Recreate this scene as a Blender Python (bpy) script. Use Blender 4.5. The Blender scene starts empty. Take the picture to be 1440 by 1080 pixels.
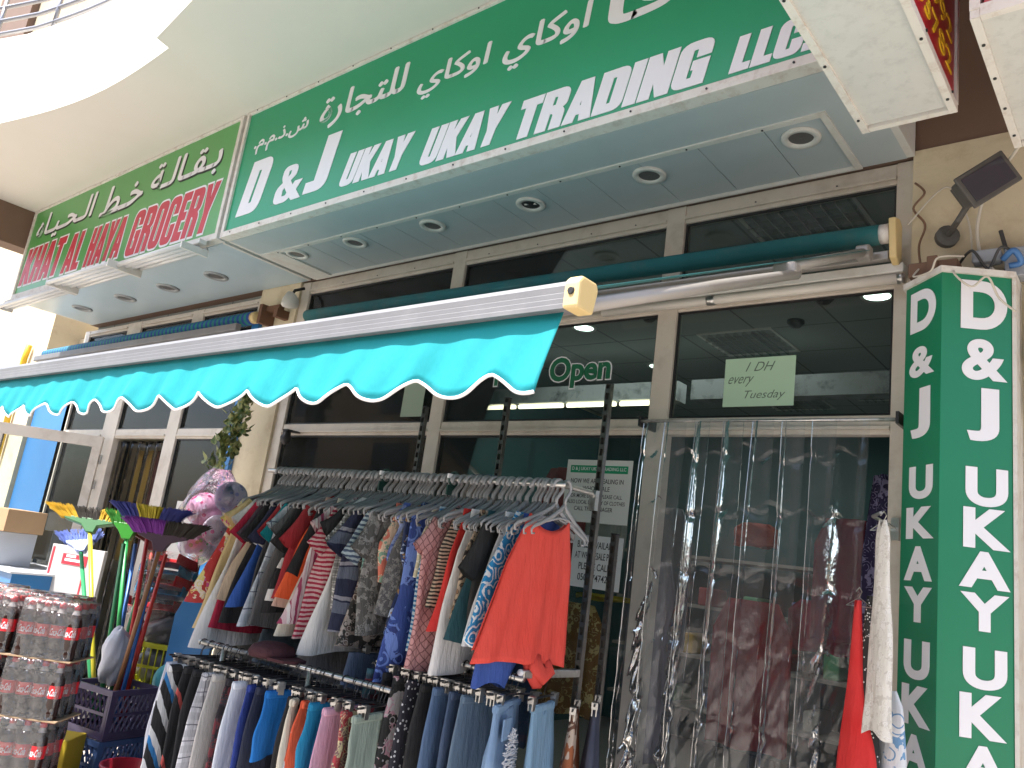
import bpy, bmesh, math, random
from mathutils import Vector, Matrix
random.seed(7)
R = math.radians
S = bpy.context.scene
COL = S.collection
# ------------------------------------------------------------------ camera, sky, sun, exposure
def cam_setup():
    yaw, pitch, roll = R(-40.96), R(12.82), R(7.82)
    f = Vector((math.sin(yaw)*math.cos(pitch), math.cos(yaw)*math.cos(pitch), math.sin(pitch)))
    r = Vector((math.cos(yaw), -math.sin(yaw), 0)); u = r.cross(f)
    r2 = math.cos(roll)*r + math.sin(roll)*u; u2 = -math.sin(roll)*r + math.cos(roll)*u
    c = bpy.data.cameras.new('camera'); o = bpy.data.objects.new('camera', c); COL.objects.link(o)
    m = Matrix((r2, u2, -f)).transposed().to_4x4(); m.translation = Vector((0, 0, 1.55)); o.matrix_world = m
    c.sensor_width = 36; c.lens = 1123.9/1440*36; c.clip_start = .05; c.clip_end = 500
    S.camera = o
cam_setup()
SUN_EL, SUN_AZ = 63, 200     # azimuth of the sun clockwise from +Y (200: street side, a little left)
w = bpy.data.worlds.new('World'); S.world = w; w.use_nodes = True
bg = w.node_tree.nodes['Background']; sky = w.node_tree.nodes.new('ShaderNodeTexSky')
sky.sky_type = 'NISHITA'; sky.sun_disc = False; sky.sun_elevation = R(SUN_EL); sky.sun_rotation = R(SUN_AZ)
sky.dust_density = 3.0
w.node_tree.links.new(sky.outputs[0], bg.inputs[0]); bg.inputs[1].default_value = .13
sl = bpy.data.lights.new('sun', 'SUN'); sl.energy = 3.9; sl.angle = R(.5); sl.color = (1, .965, .92)
so = bpy.data.objects.new('sun', sl); COL.objects.link(so)
sd = Vector((math.sin(R(SUN_AZ))*math.cos(R(SUN_EL)), math.cos(R(SUN_AZ))*math.cos(R(SUN_EL)), math.sin(R(SUN_EL))))
so.rotation_euler = sd.to_track_quat('Z', 'Y').to_euler()
S.view_settings.view_transform = 'Standard'; S.view_settings.look = 'None'; S.view_settings.gamma = 1
S.view_settings.exposure = 1.7
S.render.engine = 'CYCLES'; S.cycles.transparent_max_bounces = 24; S.cycles.max_bounces = 10

# ------------------------------------------------------------------ materials
class NT:
    def __init__(s, name):
        s.m = bpy.data.materials.new(name); s.m.use_nodes = True; s.t = s.m.node_tree; s.t.nodes.clear()
        s.out = s.n('ShaderNodeOutputMaterial')
    def n(s, typ, **k):
        nd = s.t.nodes.new(typ)
        for a, b in k.items(): setattr(nd, a, b)
        return nd
    def set(s, sock, v):
        if v is None: return
        if isinstance(v, bpy.types.NodeSocket): s.t.links.new(v, sock)
        elif isinstance(v, (tuple, list)) and len(v) == 3 and sock.type == 'RGBA': sock.default_value = (*v, 1)
        else: sock.default_value = v
    def math(s, op, a, b=0.0, c=None):
        nd = s.n('ShaderNodeMath', operation=op); s.set(nd.inputs[0], a); s.set(nd.inputs[1], b)
        if c is not None: s.set(nd.inputs[2], c)
        return nd.outputs[0]
    def coord(s): return s.n('ShaderNodeTexCoord').outputs['Object']
    def sep(s, v):
        nd = s.n('ShaderNodeSeparateXYZ'); s.set(nd.inputs[0], v); return nd.outputs
    def noise(s, vec, scale, detail=4, rough=.55):
        nd = s.n('ShaderNodeTexNoise'); s.set(nd.inputs['Vector'], vec); nd.inputs['Scale'].default_value = scale
        nd.inputs['Detail'].default_value = detail; nd.inputs['Roughness'].default_value = rough; return nd.outputs
    def mix(s, f, a, b, mode='MIX'):
        nd = s.n('ShaderNodeMix', data_type='RGBA', blend_type=mode); s.set(nd.inputs[0], f); s.set(nd.inputs[6], a); s.set(nd.inputs[7], b); return nd.outputs[2]
    def ramp(s, f, stops, const=False):
        nd = s.n('ShaderNodeValToRGB'); s.set(nd.inputs[0], f); cr = nd.color_ramp
        if const: cr.interpolation = 'CONSTANT'
        while len(cr.elements) < len(stops): cr.elements.new(.5)
        for e, (p, c) in zip(cr.elements, stops): e.position = p; e.color = (*c, 1)
        return nd.outputs[0]
    def mapv(s, v, scale=(1, 1, 1), rot=(0, 0, 0), loc=(0, 0, 0)):
        nd = s.n('ShaderNodeMapping'); s.set(nd.inputs[0], v); nd.inputs['Scale'].default_value = scale
        nd.inputs['Rotation'].default_value = rot; nd.inputs['Location'].default_value = loc; return nd.outputs[0]
    def bump(s, h, st=.3, d=.01):
        nd = s.n('ShaderNodeBump'); s.set(nd.inputs['Height'], h); nd.inputs['Strength'].default_value = st
        nd.inputs['Distance'].default_value = d; return nd.outputs[0]
    def pbr(s, col, rough=.6, metal=0, normal=None, **k):
        b = s.n('ShaderNodeBsdfPrincipled'); s.set(b.inputs['Base Color'], col); s.set(b.inputs['Roughness'], rough)
        b.inputs['Metallic'].default_value = metal
        if normal is not None: s.set(b.inputs['Normal'], normal)
        for a, v in k.items(): s.set(b.inputs[a.replace('_', ' ')], v)
        s.t.links.new(b.outputs[0], s.out.inputs[0]); return b
MATS = {}
def P(name, col, rough=.5, metal=0, var=.12, vs=6, bump=.15, bs=60, dirt=None, dirts=3, dirtamt=.5, **k):
    if name in MATS: return MATS[name]
    t = NT(name); v = t.coord(); nz = t.noise(v, vs)[0]
    c = t.mix(nz, tuple(x*(1-var) for x in col), tuple(min(1, x*(1+var)) for x in col))
    if dirt:
        d = t.ramp(t.noise(v, dirts, 8, .7)[0], [(.5, (0, 0, 0)), (.72, (dirtamt,)*3)])
        c = t.mix(d, c, dirt)
    t.pbr(c, rough, metal, t.bump(t.noise(v, bs)[0], bump, .004) if bump else None, **k)
    MATS[name] = t.m; return t.m
def EM(name, col, st):
    t = NT(name); e = t.n('ShaderNodeEmission'); t.set(e.inputs[0], col); e.inputs[1].default_value = st
    t.t.links.new(e.outputs[0], t.out.inputs[0]); return t.m
def film(name, tint, gloss, rough, bst, bscale, extra=0.0, ior=1.45, milk=0.0):
    """clear sheet: see-through with a mirror-like layer"""
    t = NT(name); v = t.coord()
    tr = t.n('ShaderNodeBsdfTransparent'); t.set(tr.inputs[0], tint)
    gl = t.n('ShaderNodeBsdfGlossy'); gl.inputs['Roughness'].default_value = rough; t.set(gl.inputs[0], (gloss,)*3)
    nrm = None
    if bst:
        a = t.noise(v, bscale, 3)[0]
        nrm = t.bump(a, bst, .02); t.set(gl.inputs['Normal'], nrm)
    fr = t.n('ShaderNodeFresnel'); fr.inputs[0].default_value = ior
    if nrm is not None: t.set(fr.inputs['Normal'], nrm)
    mx = t.n('ShaderNodeMixShader'); t.set(mx.inputs[0], t.math('ADD', fr.outputs[0], extra)); t.t.links.new(tr.outputs[0], mx.inputs[1]); t.t.links.new(gl.outputs[0], mx.inputs[2])
    if milk:
        df = t.n('ShaderNodeBsdfDiffuse'); t.set(df.inputs[0], (.75, .77, .8)); m2 = t.n('ShaderNodeMixShader')
        t.set(m2.inputs[0], t.ramp(t.noise(v, 3.5, 5, .65)[0], [(.25, (milk*.4,)*3), (.8, (milk*1.8,)*3)])); t.t.links.new(mx.outputs[0], m2.inputs[1]); t.t.links.new(df.outputs[0], m2.inputs[2]); mx = m2
    t.t.links.new(mx.outputs[0], t.out.inputs[0]); return t.m
def cloth(name, kind, cols, sc=1.0, rough=.85):
    if name in MATS: return MATS[name]
    t = NT(name); v = t.coord(); x, y, z = t.sep(v)
    warp = t.noise(v, 9, 3)[1]
    wv = t.n('ShaderNodeVectorMath', operation='MULTIPLY_ADD'); t.set(wv.inputs[0], warp); wv.inputs[1].default_value = (.03,)*3; t.set(wv.inputs[2], v); wv = wv.outputs[0]
    wx, wy, wz = t.sep(wv)
    def band(co, freq, duty=.5, ph=0.0):
        f = t.math('FRACT', t.math('ADD', t.math('MULTIPLY', co, freq*sc), ph)); return t.math('LESS_THAN', f, duty)
    c0 = cols[0]; c = c0
    if kind == 'solid': pass
    elif kind == 'v': c = t.mix(band(wy, 30), c0, cols[1]); c = t.mix(band(wy, 15, .2), c, cols[-1])
    elif kind == 'h': c = t.mix(band(wz, 30), c0, cols[1])
    elif kind == 'hband':
        c = t.mix(band(wz, 2.2, .35, .2), c0, cols[1]); c = t.mix(band(wz, 2.2, .1, .8), c, cols[-1])
    elif kind == 'plaid':
        c = t.mix(t.math('MULTIPLY', band(wy, 12, .45), .6), c0, cols[1]); c = t.mix(t.math('MULTIPLY', band(wz, 12, .45), .6), c, cols[1])
        c = t.mix(band(wy, 12, .07, .3), c, cols[-1]); c = t.mix(band(wz, 12, .07, .3), c, cols[-1])
    elif kind == 'dots':
        vo = t.n('ShaderNodeTexVoronoi'); t.set(vo.inputs['Vector'], v); vo.inputs['Scale'].default_value = 60*sc
        c = t.mix(t.math('LESS_THAN', vo.outputs['Distance'], .28), c0, cols[1])
    elif kind in ('floral', 'paisley', 'leopard', 'fern'):
        vo = t.n('ShaderNodeTexVoronoi'); t.set(vo.inputs['Vector'], wv); vo.inputs['Scale'].default_value = 22*sc
        if kind == 'leopard':
            f = t.math('COMPARE', vo.outputs['Distance'], .45, .13)
            c = t.mix(f, cols[1], c0); c = t.mix(t.math('LESS_THAN', vo.outputs['Distance'], .25), c, cols[-1])
        elif kind == 'fern':
            n2 = t.math('FRACT', t.math('MULTIPLY', t.math('ADD', vo.outputs['Distance'], t.math('MULTIPLY', t.noise(v, 30*sc)[0], .5)), 4.0))
            c = t.mix(t.math('LESS_THAN', n2, .38), c0, cols[1])
        else:
            rr = t.sep(vo.outputs['Color'])[0]; k = len(cols)
            c = t.ramp(rr, [(i/k, cols[i]) for i in range(k)], True)
            ring = t.math('LESS_THAN', t.math('FRACT', t.math('MULTIPLY', vo.outputs['Distance'], 3.2)), .35 if kind == 'paisley' else .22)
            c = t.mix(ring, c, cols[1])
            n2 = t.math('GREATER_THAN', t.noise(v, 55*sc)[0], .6); c = t.mix(n2, c, cols[-1])
            c = t.mix(t.math('GREATER_THAN', t.noise(wv, 14*sc, 2)[0], .52), c, c0)
    elif kind == 'lattice':
        d1 = t.math('ADD', wy, wz); d2 = t.math('SUBTRACT', wy, wz)
        c = t.mix(band(d1, 25, .15), c0, cols[1]); c = t.mix(band(d2, 25, .15), c, cols[1])
    elif kind == 'denim':
        n = t.noise(t.mapv(v, (1, 1, .15)), 90, 3)[0]; c = t.mix(n, c0, cols[1]); c = t.mix(t.ramp(t.noise(v, 5, 3)[0], [(.4, (0, 0, 0)), (.7, (.7,)*3)]), c, cols[-1])
    elif kind == 'sport':
        d1 = t.math('ADD', t.math('MULTIPLY', wy, 1.6), wz); c = t.mix(band(d1, 7, .35), c0, cols[1]); c = t.mix(band(d1, 3.5, .12, .6), c, cols[-1])
    c = t.mix(t.math('MULTIPLY', t.noise(v, 4, 3)[0], .3), c, (0, 0, 0), 'MIX') if False else c
    c = t.mix(t.noise(v, 6, 3)[0], t.mix(.1, c, (0, 0, 0)), t.mix(.04, c, (1, 1, 1)))
    wr = t.noise(t.mapv(v, (1, 2.2, .5)), 16, 4, .6)[0]; fine = t.noise(v, 420, 1)[0]
    b1 = t.bump(wr, .55, .02); b2 = t.n('ShaderNodeBump'); t.set(b2.inputs['Height'], fine); b2.inputs['Strength'].default_value = .12; b2.inputs['Distance'].default_value = .001; t.set(b2.inputs['Normal'], b1)
    t.pbr(c, rough, 0, b2.outputs[0], Sheen_Weight=.0, Specular_IOR_Level=.2)
    MATS[name] = t.m; return t.m

# ------------------------------------------------------------------ mesh helpers
class MB:
    def __init__(s): s.v = []; s.f = []; s.mi = []; s.cur = 0
    def add(s, vs, fs):
        b = len(s.v); s.v += [tuple(q) for q in vs]; s.f += [tuple(b+i for i in f) for f in fs]; s.mi += [s.cur]*len(fs); return s
    def box(s, x0, x1, y0, y1, z0, z1, M=None):
        vs = [Vector((x, y, z)) for z in (z0, z1) for y in (y0, y1) for x in (x0, x1)]
        if M: vs = [M @ q for q in vs]
        return s.add(vs, [(0, 2, 3, 1), (4, 5, 7, 6), (0, 1, 5, 4), (2, 6, 7, 3), (0, 4, 6, 2), (1, 3, 7, 5)])
    def tube(s, pts, r, n=8, cap=True, flat=1.0):
        pts = [Vector(p) for p in pts]; rings = []; prev = None
        rs = r if isinstance(r, (list, tuple)) else [r]*len(pts)
        for i, p in enumerate(pts):
            d = (pts[min(i+1, len(pts)-1)]-pts[max(i-1, 0)])
            if d.length < 1e-9: d = Vector((0, 0, 1))
            d.normalize()
            if prev is None:
                a = Vector((1, 0, 0)) if abs(d.x) < .9 else Vector((0, 0, 1)); u = (a-a.dot(d)*d).normalized()
            else: u = (prev-prev.dot(d)*d).normalized()
            prev = u; w_ = d.cross(u)
            rings.append([p+(u*math.cos(2*math.pi*k/n)*flat+w_*math.sin(2*math.pi*k/n))*rs[i] for k in range(n)])
        vs = [q for g in rings for q in g]; fs = []
        for i in range(len(rings)-1):
            for k in range(n): fs.append((i*n+k, i*n+(k+1) % n, (i+1)*n+(k+1) % n, (i+1)*n+k))
        if cap: fs.append(tuple(range(n))[::-1]); fs.append(tuple((len(rings)-1)*n+k for k in range(n)))
        return s.add(vs, fs)
    def lathe(s, prof, n=16, M=None, cap=True):
        vs = []; fs = []
        for r, z in prof:
            for k in range(n):
                q = Vector((r*math.cos(2*math.pi*k/n), r*math.sin(2*math.pi*k/n), z)); vs.append(M @ q if M else q)
        for i in range(len(prof)-1):
            for k in range(n): fs.append((i*n+k, i*n+(k+1) % n, (i+1)*n+(k+1) % n, (i+1)*n+k))
        if cap: fs.append(tuple(range(n))[::-1]); fs.append(tuple((len(prof)-1)*n+k for k in range(n)))
        return s.add(vs, fs)
    def grid(s, fn, nu, nv):
        vs = [fn(i/nu, j/nv) for j in range(nv+1) for i in range(nu+1)]
        fs = [(j*(nu+1)+i, j*(nu+1)+i+1, (j+1)*(nu+1)+i+1, (j+1)*(nu+1)+i) for j in range(nv) for i in range(nu)]
        return s.add(vs, fs)
    def prism(s, poly, z0, z1, M=None):
        n = len(poly); vs = [Vector((x, y, z0)) for x, y in poly]+[Vector((x, y, z1)) for x, y in poly]
        if M: vs = [M @ q for q in vs]
        return s.add(vs, [tuple(range(n))[::-1], tuple(range(n, 2*n))]+[(i, (i+1) % n, n+(i+1) % n, n+i) for i in range(n)])
    def mesh(s, name, mats, smooth=False):
        me = bpy.data.meshes.new(name); me.from_pydata(s.v, [], s.f)
        for m in (mats if isinstance(mats, (list, tuple)) else [mats]): me.materials.append(m)
        for p, k in zip(me.polygons, s.mi): p.material_index = k; p.use_smooth = smooth
        bm = bmesh.new(); bm.from_mesh(me); bmesh.ops.recalc_face_normals(bm, faces=bm.faces); bm.to_mesh(me); bm.free()
        return me
    def build(s, name, mats, parent=None, loc=None, smooth=False, bevel=0, solid=0, **tags):
        o = bpy.data.objects.new(name, s.mesh(name, mats, smooth)); COL.objects.link(o)
        if parent: o.parent = parent
        if loc: o.location = loc
        if bevel:
            b = o.modifiers.new('b', 'BEVEL'); b.width = bevel; b.segments = 2; b.limit_method = 'ANGLE'
        if solid:
            b = o.modifiers.new('s', 'SOLIDIFY'); b.thickness = solid; b.offset = 0
        tag(o, **tags); return o
def tag(o, label=None, cat=None, group=None, kind=None):
    if label: o['label'] = label
    if cat: o['category'] = cat
    if group: o['group'] = group
    if kind: o['kind'] = kind
    return o
def thing(name, label, cat, loc=(0, 0, 0), rz=0, group=None):
    o = bpy.data.objects.new(name, None); COL.objects.link(o); o.location = loc; o.rotation_euler = (0, 0, rz)
    o.empty_display_size = .1
    return tag(o, label, cat, group)
def copy_tree(o, parent=None):
    c = o.copy(); COL.objects.link(c)
    if parent: c.parent = parent
    for ch in list(o.children): copy_tree(ch, c)
    return c
def link(me, name, parent=None, loc=(0, 0, 0), rz=0, **tags):
    o = bpy.data.objects.new(name, me); COL.objects.link(o); o.location = loc; o.rotation_euler = (0, 0, rz)
    if parent: o.parent = parent
    return tag(o, **tags)

# ------------------------------------------------------------------ lettering
def rpoly(pts):
    out = []; n = len(pts)
    for i, p in enumerate(pts):
        r = p[2] if len(p) > 2 else 0; c = Vector(p[:2])
        if not r: out.append(c); continue
        a = (Vector(pts[i-1][:2])-c).normalized(); b = (Vector(pts[(i+1) % n][:2])-c).normalized()
        for k in range(6):
            t = k/5; out.append((1-t)**2*(c+a*r)+2*t*(1-t)*c+t*t*(c+b*r))
    return out
G = {
'D': (.58, [[(0,0),(.58,0,.2),(.58,1,.2),(0,1)], [(.22,.16),(.35,.16,.05),(.35,.84,.05),(.22,.84)]]),
'J': (.40, [[(0,0),(.40,0,.17),(.40,1),(.17,1),(.17,.16,.03),(0,.16)]]),
'U': (.57, [[(0,1),(0,0,.2),(.57,0,.2),(.57,1),(.35,1),(.35,.15,.05),(.22,.15,.05),(.22,1)]]),
'K': (.60, [[(0,0),(.22,0),(.22,.42),(.38,0),(.62,0),(.41,.52),(.6,1),(.37,1),(.22,.6),(.22,1),(0,1)]]),
'A': (.60, [[(0,0),(.21,0),(.235,.18),(.365,.18),(.39,0),(.6,0),(.43,1),(.17,1)], [(.255,.35),(.345,.35),(.3,.76)]]),
'Y': (.57, [[(.17,0),(.4,0),(.4,.4),(.59,1),(.36,1),(.285,.66),(.21,1),(-.02,1),(.17,.4)]]),
'T': (.50, [[(.14,0),(.36,0),(.36,.82),(.5,.82),(.5,1),(0,1),(0,.82),(.14,.82)]]),
'R': (.58, [[(0,0),(.22,0),(.22,.42),(.3,.42,.04),(.35,.36,.03),(.35,0),(.57,0),(.57,.42,.08),(.47,.5,.03),(.58,.58,.06),(.58,1,.2),(0,1)], [(.22,.58),(.35,.58,.04),(.35,.85,.04),(.22,.85)]]),
'I': (.22, [[(0,0),(.22,0),(.22,1),(0,1)]]),
'N': (.57, [[(0,0),(.2,0),(.2,.5),(.36,0),(.57,0),(.57,1),(.37,1),(.37,.52),(.21,1),(0,1)]]),
'G': (.58, [[(0,0,.2),(.36,0),(.58,0),(.58,.54),(.31,.54),(.31,.38),(.36,.38),(.36,.15,.05),(.22,.15,.05),(.22,.85,.05),(.36,.85,.05),(.36,.66),(.58,.66),(.58,1,.2),(0,1,.2)]]),
'C': (.58, [[(0,0,.2),(.58,0,.2),(.58,.4),(.36,.4),(.36,.15,.05),(.22,.15,.05),(.22,.85,.05),(.36,.85,.05),(.36,.62),(.58,.62),(.58,1,.2),(0,1,.2)]]),
'L': (.42, [[(0,0),(.42,0),(.42,.17),(.22,.17),(.22,1),(0,1)]]),
'H': (.58, [[(0,0),(.22,0),(.22,.4),(.36,.4),(.36,0),(.58,0),(.58,1),(.36,1),(.36,.58),(.22,.58),(.22,1),(0,1)]]),
'E': (.42, [[(0,0),(.42,0),(.42,.17),(.22,.17),(.22,.42),(.39,.42),(.39,.58),(.22,.58),(.22,.83),(.42,.83),(.42,1),(0,1)]]),
'O': (.58, [[(0,0,.2),(.58,0,.2),(.58,1,.2),(0,1,.2)], [(.22,.15,.05),(.36,.15,.05),(.36,.85,.05),(.22,.85,.05)]]),
'.': (.2, [[(0,0),(.18,0),(.18,.17),(0,.17)]]), ' ': (.22, []),
'&': (.72, [[(.17,0,.1),(.36,0,.08),(.46,.1),(.54,0),(.78,0),(.6,.25),(.72,.5),(.52,.5),(.47,.4),(.36,.57),(.5,.7,.06),(.5,1,.16),(.1,1,.16),(.1,.7,.06),(.16,.56),(0,.42,.12),(0,0,.16)],
      [(.2,.16,.04),(.33,.16,.04),(.36,.24),(.24,.43),(.19,.36,.04)], [(.27,.68),(.34,.75,.03),(.34,.88,.04),(.25,.88,.04),(.25,.75,.03)]]),
}
def curve_mesh(name, splines=None, text=None, offset=0, extrude=.002, size=1, res=4):
    if text is not None:
        c = bpy.data.curves.new(name, 'FONT'); c.body = text; c.size = size; c.resolution_u = res
    else:
        c = bpy.data.curves.new(name, 'CURVE'); c.dimensions = '2D'; c.fill_mode = 'BOTH'
        for pl in splines:
            s = c.splines.new('POLY'); s.points.add(len(pl)-1)
            for q, p in zip(s.points, pl): q.co = (p[0], p[1], 0, 1)
            s.use_cyclic_u = True
    c.offset = offset; c.extrude = extrude
    o = bpy.data.objects.new(name, c); COL.objects.link(o)
    bpy.context.view_layer.update()
    me = bpy.data.meshes.new_from_object(o.evaluated_get(bpy.context.evaluated_depsgraph_get())); bpy.data.objects.remove(o); bpy.data.curves.remove(c)
    return me
def block_text(txt, track=.045):
    sp = []; x = 0
    for ch in txt:
        w_, cs = G[ch]
        for c in cs: sp.append([(q.x+x, q.y) for q in rpoly(c)])
        x += w_+track
    return sp, x-track
def fit_mesh(me, x0, x1, z0, z1, y, shear=0, keep=False, depth=.003, rot=0):
    """fit flat lettering (xy) to a box of the X-Z plane at Y=y, facing -Y"""
    xs = [v.co.x for v in me.vertices]; ys = [v.co.y for v in me.vertices]
    ax, bx, ay, by = min(xs), max(xs), min(ys), max(ys); zs = [v.co.z for v in me.vertices]; az, bz = min(zs), max(zs)
    for v in me.vertices:
        u = (v.co.x-ax)/(bx-ax); t = (v.co.y-ay)/(by-ay); d = (v.co.z-az)/max(1e-6, bz-az)
        X = x0+u*(x1-x0-shear)+t*shear; Z = z0+t*(z1-z0)
        v.co = (X, y-d*depth, Z)
    return me
def sign_text(txt, x0, x1, z0, z1, y, mat, parent, shear=0, name='lettering', off=0, block=True, depth=.003, grow=.028, label=None):
    if block:                                            # one outline per letter, so that neighbours never merge
        bm = bmesh.new(); x = 0
        for ch in txt:
            w_, cs = G[ch]
            if cs:
                gm = curve_mesh(name, [[(q.x+x, q.y) for q in rpoly(c)] for c in cs], offset=grow); bm.from_mesh(gm); bpy.data.meshes.remove(gm)
            x += w_+.085
        me = bpy.data.meshes.new(name); bm.to_mesh(me); bm.free()
    else:                                                 # thickened Arabic: five thin layers of the letters, each a hair in front of the last
        m0 = curve_mesh(name, text=txt, offset=0); bm = bmesh.new(); nv = len(m0.vertices)
        for k, (dx, dy) in enumerate([(-1, 0), (1, 0), (0, -.8), (0, .8), (0, 0)]):
            bm.from_mesh(m0); bm.verts.ensure_lookup_table()
            for v in bm.verts[k*nv:]: v.co += Vector((dx*off, dy*off, k*.0012))
        me = bpy.data.meshes.new(name); bm.to_mesh(me); bm.free()
    me = fit_mesh(me, x0, x1, z0, z1, y, shear, depth=depth); me.name = name; me.materials.clear(); me.materials.append(mat)
    return link(me, name, parent, label=label)
AR = {'ا':0xFE8D,'ب':0xFE8F,'ة':0xFE93,'ت':0xFE95,'ج':0xFE9D,'ح':0xFEA1,'خ':0xFEA5,'د':0xFEA9,'ذ':0xFEAB,'ر':0xFEAD,'ش':0xFEB5,'ط':0xFEC1,'ق':0xFED5,'ك':0xFED9,'ل':0xFEDD,'م':0xFEE1,'ه':0xFEE9,'و':0xFEED,'ي':0xFEF1,'ـ':0x640}
NOJOIN = 'اةدذرو'
def arabic(s):
    out = []
    for i, ch in enumerate(s):
        if ch not in AR: out.append(ch); continue
        if ch == 'ـ': out.append(ch); continue
        pj = i > 0 and s[i-1] in AR and s[i-1] not in NOJOIN
        nj = i < len(s)-1 and s[i+1] in AR and ch not in NOJOIN
        b = AR[ch]
        out.append(chr(b+(3 if pj and nj else 1 if pj else 2 if nj else 0)))
    return ''.join(reversed(out))

# ------------------------------------------------------------------ common materials
M_frame = P('frame aluminium', (.64, .58, .50), .42, .15, dirt=(.3, .22, .15), dirts=5, dirtamt=.4, bump=.08)
M_white = P('painted metal', (.62, .61, .57), .45, dirt=(.35, .27, .2), dirts=6, dirtamt=.45)
M_trim = P('rust speckled trim', (.66, .63, .58), .5, dirt=(.28, .13, .06), dirts=16, dirtamt=.45)
M_soffp = P('soffit panel', (.42, .47, .48), .38, var=.06, bump=.05)
M_plaster = P('cream plaster', (.62, .54, .38), .9, var=.12, vs=3, bump=.5, bs=35, dirt=(.35, .25, .14), dirts=4, dirtamt=.5)
M_beige = P('beige render', (.64, .61, .55), .85, var=.05, vs=1.2, bump=.25, bs=120)
M_parapet = P('white render', (.8, .78, .72), .85, var=.04, bump=.2, bs=90)
M_brown = P('brown paint', (.16, .10, .07), .8, var=.12, vs=2, bump=.2)
M_steel = P('chrome steel', (.55, .54, .52), .28, .9, dirt=(.12, .1, .09), dirts=25, dirtamt=.6, bump=.1)
M_dark = P('dark metal', (.03, .03, .032), .4, .3)
M_rubber = P('black plastic', (.02, .02, .022), .35)
M_letter = P('sign white', (.78, .77, .80), .45, var=.03, bump=0)
M_green = P('sign green', (.006, .29, .13), .33, var=.10, vs=1.1, bump=.03, bs=8)
M_glass = film('window glass', (.86, .90, .89), .6, .01, 0, 1, 0, 1.45, .012)
M_hang = P('grey hanger plastic', (.32, .32, .335), .4, bump=0, var=.2)
M_tube = EM('lit tube', (1, .93, .62), 1.4)
M_lamp = EM('lit lamp', (.75, 1, .85), 2.2)
M_grille = P('lamp lens', (.11, .105, .10), .3, var=.3, vs=80)

# ------------------------------------------------------------------ setting: ground, road
t = NT('pavers'); v = t.coord(); br = t.n('ShaderNodeTexBrick'); t.set(br.inputs['Vector'], v); br.inputs['Scale'].default_value = 4.5
br.inputs['Color1'].default_value = (.42, .385, .345, 1); br.inputs['Color2'].default_value = (.36, .33, .295, 1); br.inputs['Mortar'].default_value = (.2, .17, .14, 1); br.inputs['Mortar Size'].default_value = .012
t.pbr(t.mix(t.noise(v, 3, 6)[0], br.outputs[0], (.33, .30, .265)), .85, 0, t.bump(t.noise(v, 70)[0], .3)); M_pav = t.m
M_asph = P('asphalt', (.12, .115, .11), .9, var=.25, vs=30, bump=.6, bs=150)
MB().box(-200, 200, -200, 40, -.25, -.15).build('ground', P('sand', (.40, .33, .25), .95, vs=2), kind='structure')
MB().box(-60, 60, -14, -4.2, -.15, -.12).build('road', M_asph, kind='structure')
MB().box(-60, 60, -4.2, 3.42, -.149, 0).build('pavement', M_pav, kind='structure')

# ------------------------------------------------------------------ building shell
D = 3.513
B = thing('apartment_building', 'beige apartment building with curved white balcony over the shops', 'building')
b = MB(); b.box(-.86, 2.5, D-.03, 9, 0, 3.58); b.box(-5.97, -5.42, D-.02, 9, 0, 3.58)
b.box(-30, -10.45, D-.04, 9, 0, 8.0); b.box(-10.45, -9.40, D+.30, 9, 0, 3.58); b.build('plaster_wall', M_plaster, B)
b = MB(); b.box(-9.40, -.86, D-.02, 9, 3.563, 4.55); b.box(-.86, 2.5, D-.02, 9, 3.585, 4.55)
b.build('brown_band', M_brown, B)
b = MB(); b.box(-9.62, -9.36, 1.3, D-.01, 4.14, 4.558); b.build('balcony_beam', M_brown, B)
# balcony slab outline (plan)
edge = []
def ec(p0, p1, n, bow):
    for i in range(n):
        u = i/n; edge.append((p0[0]+(p1[0]-p0[0])*u, p0[1]+(p1[1]-p0[1])*u+bow*math.sin(math.pi*u)))
ec((-9.40, .9), (-7.45, 1.68), 8, .05); ec((-7.45, 1.68), (-5.02, 1.90), 10, .10); ec((-5.02, 1.90), (-4.99, 1.80), 1, 0); ec((-4.99, 1.80), (2.5, .9), 10, .0)
edge.append((2.5, .9))
poly = edge+[(2.5, 9), (-9.40, 9)]
b = MB(); b.prism(poly, 4.56, 4.72); b.build('balcony_slab', M_beige, B)
b = MB()
for i in range(len(edge)-1):
    (x0, y0), (x1, y1) = edge[i], edge[i+1]
    b.prism([(x0, y0-.003), (x1, y1-.003), (x1, y1+.13), (x0, y0+.13)], 4.563, 5.42)
b.build('parapet', M_parapet, B)
b = MB()
for h in (5.52, 5.66, 5.80, 5.95): b.tube([(x, y+.05, h) for x, y in edge], .018, 8)
for i in (2, 6, 9, 13, 17, 22, 26): b.tube([(edge[i][0], edge[i][1]+.05, 5.4), (edge[i][0], edge[i][1]+.05, 5.95)], .018, 8)
b.build('railing', P('railing metal', (.30, .30, .32), .4, .6), B, smooth=True)
b = MB(); b.box(-45, 2.5, D+1.2, 9, 4.725, 24); b.build('upper_wall', P('upper cream plaster', (.42, .35, .24), .9, bump=.3), B)
for xa, xb in ((-23.6, -20.6), (-15.2, -14.6)): MB().box(xa, xb, D+1.05, D+1.195, 4.73, 23).build('brown_pilaster', M_brown, B)
for x in (-11.2, -9.75, -8.3):
    f = MB().box(x, x+.62, D+1.12, D+1.198, 4.73, 7.4).build('balcony_door', M_brown, B); MB().box(x+.08, x+.54, D+1.10, D+1.118, 5.0, 7.2).build('pane', P('door dark', (.09, .06, .05), .3), f)
b = MB()
for i in range(26): b.box(-10.44+.0, -9.42, D+.285-.0, D+.298, .02+i*.0, .03) if i == 0 else None
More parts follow.
